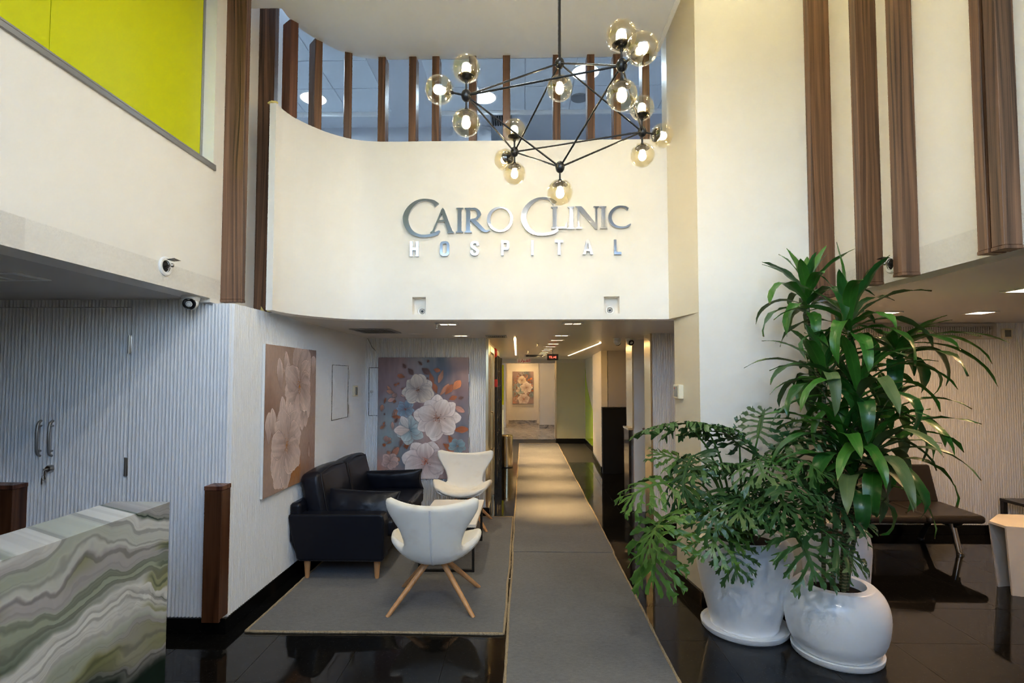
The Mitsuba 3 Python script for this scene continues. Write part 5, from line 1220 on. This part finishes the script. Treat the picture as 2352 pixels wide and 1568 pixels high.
ar = [seg([(27.5, 2), (27.5, 9)], 1.2), seg([(25.2, 9), (25.2, 2.2), (23.6, 1.8), (14, 1.8)], 1.2), seg([(21.5, 1.8), (22.5, 4.6), (19.4, 4.2), (18.8, 1.8)], 1.1), seg([(20.6, 2), (20.6, 8.6)], 1.1), seg([(14, 1.8), (13.6, 4), (12, 4), (12, 2.2), (13.8, 1.8), (13, 0), (11.4, -0.8)], 1.2), seg([(9.6, 2), (9.6, 8.6)], 1.2), seg([(7.4, 4), (7, 1.4), (5.2, -0.4)], 1.2), seg([(3.2, 4.2), (1.4, 4), (1.6, 2.6), (3.2, 1.6), (2.6, 0.2), (0.4, 0), (-0.6, 1.4)], 1.1), seg([(1.4, 7.6), (2.4, 6.8), (1.2, 6.2)], 0.9)]
put('lettering', cat_([xz_plate(affinity.affine_transform(g, [0.0094, 0, 0, 0.0078, -0.122, 2.052]), 11.9965, 11.9995) for g in ar]), M_SIGNRED, t, label='red Arabic word for emergency')

# fittings on the left corridor wall
t = thing('corridor_door', 'grey-green framed door on the left corridor wall', 'door')
put('leaf', cbox(-0.470, -0.455, 7.12, 7.95, 0.0, 2.04, 0.003), mat('door_greygreen', two(prin((0.30, 0.29, 0.24), 0.35, 0.5))), t)
put('frame', cat_([cbox(-0.471, -0.435, 7.03, 7.11, 0, 2.12, 0.003), cbox(-0.471, -0.435, 7.96, 8.04, 0, 2.12, 0.003), cbox(-0.471, -0.435, 7.03, 8.04, 2.05, 2.13, 0.003)]), M_BRASS, t)
put('handle', tube(spline([(-0.45, 7.25, 1.25), (-0.405, 7.25, 1.22), (-0.40, 7.25, 1.0), (-0.405, 7.25, 0.78), (-0.45, 7.25, 0.75)], 5), 0.011, 8), M_BRASS, t, smooth=40)
t = thing('fire_bell', 'red fire bell high on the left corridor wall', 'bell')
put('gong', xf(lathe([(0, 0.05), (0.05, 0.046), (0.075, 0.025), (0.08, 0.0), (0, 0.0)], 28), trimesh.transformations.translation_matrix([-0.471, 8.6, 2.10]) @ trimesh.transformations.rotation_matrix(PI / 2, [0, 1, 0])), M_RED, t, smooth=40)
t = thing('fire_call_point', 'red fire alarm call point on the left corridor wall', 'alarm')
put('box', cbox(-0.471, -0.42, 8.54, 8.66, 1.56, 1.68, 0.006), M_RED, t)
t = thing('black_rack', 'tall black rack of leaflets along the left corridor wall', 'rack')
for y in (8.75, 9.25, 9.75, 10.22):
    put('upright', cbox(-0.471, -0.428 if y < 10 else -0.415, y, y + 0.10, 0.0, 2.08, 0.003), M_BLACK, t)
for k in range(7):
    put('shelf', cbox(-0.471, -0.44, 8.85, 10.22, 0.25 + 0.26 * k, 0.262 + 0.26 * k, 0.001), M_BRASS, t)

# ================================================================== POTS AND PLANTS
def pot(name, label, x, y, prof, saucer_r, soil, inner):
    t = thing(name, label, 'planter')
    p = spline(prof, 8)
    p[:, 0] = np.maximum(p[:, 0], 0)
    put('body', lathe(p, 96, (x, y, 0.028)), M_POT, t, smooth=50)
    put('soil', lathe([(0, soil + 0.012), (inner * 0.6, soil + 0.006), (inner, soil)], 48, (x, y, 0.028)), M_SOIL, t, smooth=True)
    if saucer_r:
        put('saucer', lathe([(0, 0.0), (saucer_r - 0.012, 0.0), (saucer_r, 0.012), (saucer_r + 0.004, 0.038), (saucer_r - 0.002, 0.043), (saucer_r - 0.012, 0.041), (saucer_r - 0.016, 0.027), (0, 0.026)], 80, (x, y, 0)), M_SAUCER, t, smooth=40)
    return t
AX, AY = 1.505, 3.80
BX, BY = 1.935, 3.465
PX, PY = 2.185, 3.895
pot('tall_planter', 'large glossy white planter on a saucer holding the split-leaf plant', AX, AY, [(0.0, 0.0), (0.20, 0.0), (0.218, 0.02), (0.262, 0.18), (0.300, 0.36), (0.312, 0.46), (0.300, 0.545), (0.262, 0.592), (0.245, 0.598), (0.240, 0.58), (0.235, 0.52)], 0.28, 0.54, 0.238)
pot('round_planter', 'squat round white planter on a saucer holding the tall striped-cane plant', BX, BY, [(0.0, 0.0), (0.185, 0.0), (0.225, 0.018), (0.268, 0.085), (0.288, 0.18), (0.288, 0.27), (0.264, 0.345), (0.222, 0.393), (0.200, 0.402), (0.176, 0.402), (0.166, 0.395), (0.165, 0.33)], 0.252, 0.345, 0.168)
pot('rear_planter', 'tall white planter half hidden behind the round planter', PX, PY, [(0.0, 0.0), (0.17, 0.0), (0.188, 0.02), (0.198, 0.20), (0.214, 0.40), (0.220, 0.50), (0.208, 0.585), (0.20, 0.61), (0.185, 0.612), (0.175, 0.60), (0.172, 0.55)], 0.0, 0.56, 0.176)

# ---- strap leaves
def strap(az, el, L, W, bend, twist=0.0, wave=0.0, n=11, m=5, fold=0.25, kink=None):
    """A long leaf from the origin: starts at azimuth az and elevation el, bends down by bend radians along its length. Returns (mesh, uv)."""
    s = np.linspace(0, 1, n)
    e = el - bend * s ** 1.25
    if kink:
        e = e - kink[1] / (1 + np.exp(-(s - kink[0]) * 22))
    a = az + twist * s
    d = np.stack([np.cos(e) * np.cos(a), np.cos(e) * np.sin(a), np.sin(e)], -1)
    ds = L / (n - 1)
    p = np.vstack([[0, 0, 0], np.cumsum((d[1:] + d[:-1]) / 2 * ds, 0)])
    side = np.stack([-np.sin(a), np.cos(a), 0 * a], -1)
    up = np.cross(d, side)
    w = W * np.clip((0.36 + 1.7 * s), 0, 1) * np.clip((1 - s ** 3.6), 0, 1) ** 0.9 + 0.0004
    t = np.linspace(-1, 1, m)
    off = wave * np.sin(s[:, None] * 17 + az * 5 + 1.8 * (t[None] > 0)) * np.abs(t[None]) * W
    v = p[:, None] + side[:, None] * (t[None, :, None] * w[:, None, None]) + up[:, None] * ((fold * np.abs(t[None]) * w[:, None] + off)[..., None])
    idx = np.arange(n * m).reshape(n, m)
    q = np.stack([idx[:-1, :-1], idx[:-1, 1:], idx[1:, 1:], idx[1:, :-1]], -1).reshape(-1, 4)
    uv = np.stack(np.broadcast_arrays((t[None] + 1) / 2, s[:, None]), -1).reshape(-1, 2)
    return trimesh.Trimesh(v.reshape(-1, 3), np.vstack([q[:, [0, 1, 2]], q[:, [0, 2, 3]]]), process=False), uv
def strap_leaf(plant, at, az, el, L, W, bend, mat_, **k):
    m, uv = strap(az, el, L, W, bend, **k)
    m.apply_translation(at)
    put('leaf', m, mat_, plant, smooth=True, uv=uv)
def crown(plant, at, n, L, seed, hang=1.0, tall=1.0, avoid=None, W=0.047):
    r = np.random.default_rng(seed)
    g = PI * (3 - math.sqrt(5))
    for i in range(n):
        u = i / (n - 1)                       # 0 = oldest and lowest, 1 = youngest and upright
        az = i * g + r.uniform(-0.2, 0.2) + seed
        el = 0.25 + 1.05 * u + r.uniform(-0.12, 0.12)
        bend = (2.5 - 2.05 * u) * hang + r.uniform(-0.2, 0.25)
        l = L * (0.92 + 0.28 * math.sin(PI * min(1, u * 1.15)) - 0.22 * u ** 3) * r.uniform(0.85, 1.1)
        if u > 0.9:
            l *= tall
        p = np.array(at) + [0, 0, -0.17 * (1 - u)]
        if at[0] > 2.35 and at[2] > 1.8:          # below the soffit
            el = min(el, 0.62)
        if avoid and avoid(p, az, l):
            l *= 0.55
            bend += 0.5
        mt = (M_DRAC2, M_DRAC, M_DRAC, M_DRAC3)[int(r.integers(0, 4))] if u < 0.75 else (M_DRAC, M_DRAC3)[i % 2]
        kink = (r.uniform(0.4, 0.7), r.uniform(0.3, 0.9)) if u < 0.6 and r.uniform() < 0.35 else None
        strap_leaf(plant, p, az, el, l, W * r.uniform(0.85, 1.15) * (1 - 0.35 * max(0, u - 0.55) / 0.45), bend, mt, twist=r.uniform(-0.35, 0.35), wave=r.uniform(0.05, 0.2), kink=kink)
def cane(plant, pts, r0=0.0135, r1=0.012):
    p = spline(pts, 6)
    put('cane', tube(p, np.linspace(r0, r1, len(p)), 10), M_CANE, plant, smooth=True, label='ringed green cane')
def near_wall(p, az, l):
    q = np.array(p) + l * 0.8 * np.array([math.cos(az), math.sin(az), 0])
    return q[1] > 4.05 and q[0] < 2.4
zb = 0.375
D1 = thing('corn_plant', 'tall plant with broad strap leaves rising on ringed canes from the round planter', 'potted plant')
heads_b = [((2.08, 3.42, 1.66), 24, 0.52, 1, (1.975, 3.47)), ((2.12, 3.55, 2.12), 22, 0.50, 2, (1.95, 3.52)), ((1.97, 3.40, 1.36), 22, 0.50, 3, (1.905, 3.44)), ((2.12, 3.36, 1.30), 28, 0.56, 4, (2.01, 3.47)), ((2.02, 3.38, 1.16), 20, 0.48, 6, (1.955, 3.41)), ((1.93, 3.52, 1.78), 16, 0.44, 5, (1.875, 3.48))]
for at, n, L, seed, b in heads_b:
    crown(D1, at, n, L, seed, 1.2 if at[2] < 1.5 else 1.0, 1.0, near_wall)
    mid = (b[0] * 0.75 + at[0] * 0.25, b[1] * 0.75 + at[1] * 0.25, zb + 0.3 * (at[2] - zb))
    cane(D1, [(b[0], b[1], zb), mid, (at[0] * 0.8 + b[0] * 0.2, at[1] * 0.8 + b[1] * 0.2, zb + 0.7 * (at[2] - zb)), (at[0], at[1], at[2] - 0.05)])
strap_leaf(D1, (2.12, 3.55, 2.08), PI / 2 + 1.2, 1.50, 0.52, 0.050, 0.10, M_DRAC, wave=0.05, fold=0.15)
for az, el, L, bend in ((0.1, 0.7, 0.62, 1.0), (-0.25, 0.5, 0.6, 1.5), (0.35, 0.25, 0.55, 0.9)):
    strap_leaf(D1, (2.14, 3.50, 1.72), az, el, L, 0.045, bend, M_DRAC, wave=0.08)
D2 = thing('corn_plant', 'second strap-leaved plant behind, rising from the rear planter to the soffit', 'potted plant')
zc = 0.59
heads_c = [((1.98, 3.80, 2.31), 22, 0.44, 11, (2.23, 3.84)), ((2.57, 3.78, 1.95), 22, 0.50, 12, (2.32, 3.86)), ((2.45, 3.75, 1.50), 20, 0.48, 13, (2.30, 3.82)), ((2.05, 3.84, 1.85), 18, 0.42, 14, (2.25, 3.86))]
for at, n, L, seed, b in heads_c:
    crown(D2, at, n, L, seed, 1.0, 1.0, near_wall)
    cane(D2, [(b[0], b[1], zc), (b[0] * 0.7 + at[0] * 0.3, b[1] * 0.7 + at[1] * 0.3, zc + 0.35 * (at[2] - zc)), (at[0] * 0.85 + b[0] * 0.15, at[1] * 0.85 + b[1] * 0.15, zc + 0.75 * (at[2] - zc)), (at[0], at[1], at[2] - 0.05)])
for az, el, L, bend, W in ((0.05, 0.35, 0.80, 0.75, 0.030), (-0.12, 0.15, 0.72, 1.35, 0.034), (-0.3, 0.45, 0.60, 1.6, 0.04), (0.25, 0.62, 0.48, 0.35, 0.04)):
    strap_leaf(D2, (2.58, 3.76, 1.93), az, el, L, W, bend, M_DRAC, wave=0.08)
for az, el, L in ((PI * 0.88, 0.75, 0.34), (PI * 0.62, 1.25, 0.36), (0.45, 1.12, 0.40), (1.0, 1.35, 0.26)):
    strap_leaf(D2, (1.98, 3.80, 2.33), az, el, L, 0.034, 0.35, M_DRAC, wave=0.05)

# ---- split leaves of the philodendron
def split_leaf(L, W, n, seed, droop):
    """A deeply lobed leaf: stem at the origin, midrib along +x, drooping; returns mesh."""
    r = np.random.default_rng(seed)
    parts = [Polygon([(-0.02 * L, -0.010 * L), (0.25 * L, -0.085 * W), (0.75 * L, -0.06 * W), (L, 0), (0.75 * L, 0.06 * W), (0.25 * L, 0.085 * W), (-0.02 * L, 0.010 * L)])]
    for sgn in (1, -1):
        for i in range(n):
            u = (i + 0.2 + 0.15 * r.uniform()) / n
            ang = math.radians(138 - 112 * u) * (0.96 + 0.08 * r.uniform())
            ln = W * (0.42 + 0.75 * math.sin(PI * (0.16 + 0.62 * (1 - u)))) * r.uniform(0.88, 1.06) * (0.6 if i == n - 1 else 1)
            x0 = L * (0.02 + 0.90 * u)
            d = np.array([math.cos(ang), sgn * math.sin(ang)])
            nn = np.array([-d[1], d[0]])
            w = 0.052 * W * (1.15 - 0.3 * u)
            curve = (0.30 + 0.2 * r.uniform()) * ln * (1 if sgn > 0 else -1)
            def at(t):
                return np.array([x0, 0]) + d * ln * t - nn * curve * t * t * 0.5
            parts.append(stroke([np.r_[at(t), 2 * w * ww * (1 + 0.25 * (r.uniform() - 0.5))] for t, ww in ((0, 0.9), (0.2, 0.85), (0.45, 1.0), (0.66, 1.35), (0.82, 1.25), (0.93, 0.8), (1.0, 0.15))], 3))
            for tt, sd, fl in ((0.46, 1, 0.24), (0.60, -1, 0.26), (0.76, 1, 0.22), (0.84, -1, 0.18), (0.30, -1, 0.13)):
                c = at(tt)
                dd = d * math.cos(0.72) + nn * sd * math.sin(0.72) - nn * np.sign(curve) * 0.35 * tt
                fl = fl * r.uniform(0.75, 1.15)
                parts.append(stroke([np.r_[c, 1.7 * w], np.r_[c + dd * 0.55 * fl * ln, 1.5 * w], np.r_[c + dd * fl * ln, 0.25 * w]], 2))
    g = unary_union([p.buffer(0) for p in parts]).buffer(0.001).simplify(0.0015)
    g = max(getattr(g, 'geoms', [g]), key=lambda q: q.area)
    v, f = trimesh.creation.triangulate_polygon(Polygon(g.exterior), engine='earcut')
    v = np.c_[v, np.zeros(len(v))]
    v, f = trimesh.remesh.subdivide_to_size(v, f, max_edge=0.045)
    x, y = v[:, 0], v[:, 1]
    b = droop * np.clip(x / L, -0.2, 1.2)
    cx = np.where(np.abs(droop) > 1e-3, L / droop * np.sin(b), x)
    cz = -L / droop * (1 - np.cos(b))
    hz = -0.55 * (np.abs(y) / W) ** 1.7 * W * 0.55 + 0.10 * np.abs(y)
    wav = 0.022 * np.sin(x * 70 + y * 50 + seed) * (np.abs(y) / W)
    P = np.stack([cx + np.sin(b) * (hz + wav), y * (1 - 0.12 * np.abs(y) / W), cz + np.cos(b) * (hz + wav)], -1)
    m = trimesh.Trimesh(P, f, process=True)
    if m.face_normals[:, 2].mean() < 0:
        m.invert()
    return m
variants = [split_leaf(0.46, 0.25, 8, 1, 0.7), split_leaf(0.42, 0.235, 8, 2, 1.0), split_leaf(0.46, 0.225, 8, 3, 1.3), split_leaf(0.38, 0.22, 7, 4, 0.45)]
var_ply = {(i, mk): mikit.ply(v, mk, smooth=True) for i, v in enumerate(variants) for mk in (M_PHIL, M_PHIL2, M_PHIL3)}
rib_ply = []
for L, dr_ in ((0.46, 0.7), (0.42, 1.0), (0.46, 1.3), (0.38, 0.45)):
    b = dr_ * np.linspace(0, 0.93, 9)
    rib_ply.append(mikit.ply(tube(np.c_[L / dr_ * np.sin(b), 0 * b, -L / dr_ * (1 - np.cos(b)) + 0.002], np.linspace(0.0045, 0.001, 9), 5), M_STEM, smooth=True))
PH = thing('split_leaf_plant', 'bushy plant with deeply lobed dark leaves spilling from the large planter', 'potted plant')
def split(base, az, pitch, roll, scale, var, mk, root=None):
    """A leaf whose blade starts at base, its midrib pointing along az with the given pitch."""
    M = trimesh.transformations.translation_matrix(base) @ rotz(az) @ trimesh.transformations.rotation_matrix(-pitch, [0, 1, 0]) @ trimesh.transformations.rotation_matrix(roll, [1, 0, 0]) @ trimesh.transformations.scale_matrix(scale)
    k = put('leaf', moved(var_ply[(var, mk)], mT(M)), None, PH)
    put('midrib', moved(rib_ply[var], mT(M)), None, k)
    r = np.array(root if root is not None else (AX + 0.35 * (base[0] - AX) * 0.3, AY + 0.3 * (base[1] - AY) * 0.3, 0.56))
    b = np.array(base)
    mid = r * 0.45 + b * 0.55 + [0, 0, 0.10 + 0.10 * np.linalg.norm((b - r)[:2])]
    put('stem', tube(spline([r, mid, b], 7), np.linspace(0.009, 0.0055, 15), 7), M_STEM, PH, smooth=True)
# (blade start, azimuth, pitch, roll, scale, variant, tone)
LV = [((1.21, 3.62, 1.37), PI * 1.02, 0.30, 0.25, 1.0, 0, M_PHIL), ((1.12, 3.60, 1.36), 0.05, 0.25, -0.3, 0.62, 0, M_PHIL),
      ((1.10, 3.55, 1.20), PI * 1.25, -0.4, 0.3, 0.85, 1, M_PHIL3), ((1.00, 3.52, 1.03), PI * 1.05, 0.15, -0.2, 0.95, 1, M_PHIL2), ((0.98, 3.45, 0.86), PI * 1.15, 0.05, 0.5, 1.0, 2, M_PHIL2),
      ((0.86, 3.40, 0.84), PI * 1.3, -0.65, 0.2, 0.95, 0, M_PHIL2), ((1.17, 3.50, 0.98), PI * 1.4, 0.0, 0.3, 0.8, 2, M_PHIL), ((1.16, 3.66, 1.10), PI * 0.92, 0.5, -0.3, 0.8, 3, M_PHIL2),
      ((1.24, 3.45, 0.84), PI * 1.35, -0.1, -0.2, 0.85, 1, M_PHIL2), ((1.28, 3.48, 0.74), PI * 1.45, -0.3, 0.1, 0.7, 2, M_PHIL), ((1.34, 3.50, 0.98), PI * 1.5, 0.25, 0.1, 0.85, 1, M_PHIL3),
      ((1.50, 3.55, 1.16), PI * 1.38, 0.35, 0.2, 1.0, 1, M_PHIL), ((1.62, 3.58, 1.18), PI * 1.62, 0.35, -0.2, 1.05, 1, M_PHIL), ((1.44, 3.66, 1.24), PI * 1.15, 0.75, 0.1, 0.85, 3, M_PHIL3), ((1.56, 3.66, 1.30), PI * 0.30, 0.85, 0.1, 0.85, 3, M_PHIL3),
      ((1.72, 3.62, 1.26), 0.15, 0.55, -0.1, 0.95, 0, M_PHIL), ((1.78, 3.60, 1.10), -0.35, 0.25, 0.1, 0.95, 1, M_PHIL3), ((1.50, 3.46, 1.04), PI * 1.5, 0.15, 0.0, 0.9, 1, M_PHIL),
      ((1.56, 3.34, 0.84), PI * 1.52, -0.05, 0.05, 0.95, 2, M_PHIL), ((1.62, 3.32, 0.86), PI * 1.70, 0.0, -0.1, 1.0, 1, M_PHIL3),
      ((1.40, 3.44, 0.96), PI * 1.32, 0.25, 0.0, 0.85, 1, M_PHIL), ((1.70, 3.46, 0.95), PI * 1.75, 0.2, 0.1, 1.0, 1, M_PHIL3), ((1.32, 3.58, 1.12), PI * 1.10, 0.35, 0.3, 0.9, 1, M_PHIL), ((1.46, 3.40, 0.92), PI * 1.62, 0.2, 0.3, 0.9, 3, M_PHIL),
      ((1.84, 3.70, 1.30), 0.35, 0.75, 0.2, 0.8, 3, M_PHIL), ((1.60, 3.44, 1.06), PI * 1.45, 0.3, -0.2, 0.95, 0, M_PHIL3), ((1.26, 3.60, 0.92), PI * 1.2, 0.2, 0.4, 0.85, 3, M_PHIL3)]
for k, (b, az, pt, ro, sc, va, mk) in enumerate(LV):
    split(b, az, pt, ro, sc, va, mk)
split((1.50, 3.30, 0.86), PI * 1.2, 0.6, 0.3, 0.42, 3, M_PHIL2)

# ---- glazed front behind the camera, through which the daylight comes
for k in range(3):
    x = -2.15 + 2.25 * k
    struct('window_mullion', cbox(x - 0.04, x + 0.04, -1.62, -1.54, 2.5, 4.45, 0.004), M_GREYMETAL, 'grey mullion of the glazed front behind the camera')
struct('wall_outer', cat_([box(6.6, 6.7, -1.6, 6.4, 0, 2.5)]), M_WALL, 'outer side walls')
struct('wall_entrance', cat_([box(-2.3, 2.6, -1.66, -1.5, 4.4, 5.6), box(-2.3, 2.6, -1.66, -1.5, 2.2, 2.55), box(-2.2, 6.6, -1.7, -1.52, 0, 2.3)]), M_GREYPANEL, 'grey entrance wall behind the camera, below the upper glazing')
struct('wall_left_room', cat_([box(-6.6, -6.5, -1.6, 4.0, 0, 2.4), box(-6.6, -2.2, -1.7, -1.52, 0, 2.3)]), M_WALNUT, 'dark timber walls of the left side room behind the camera')
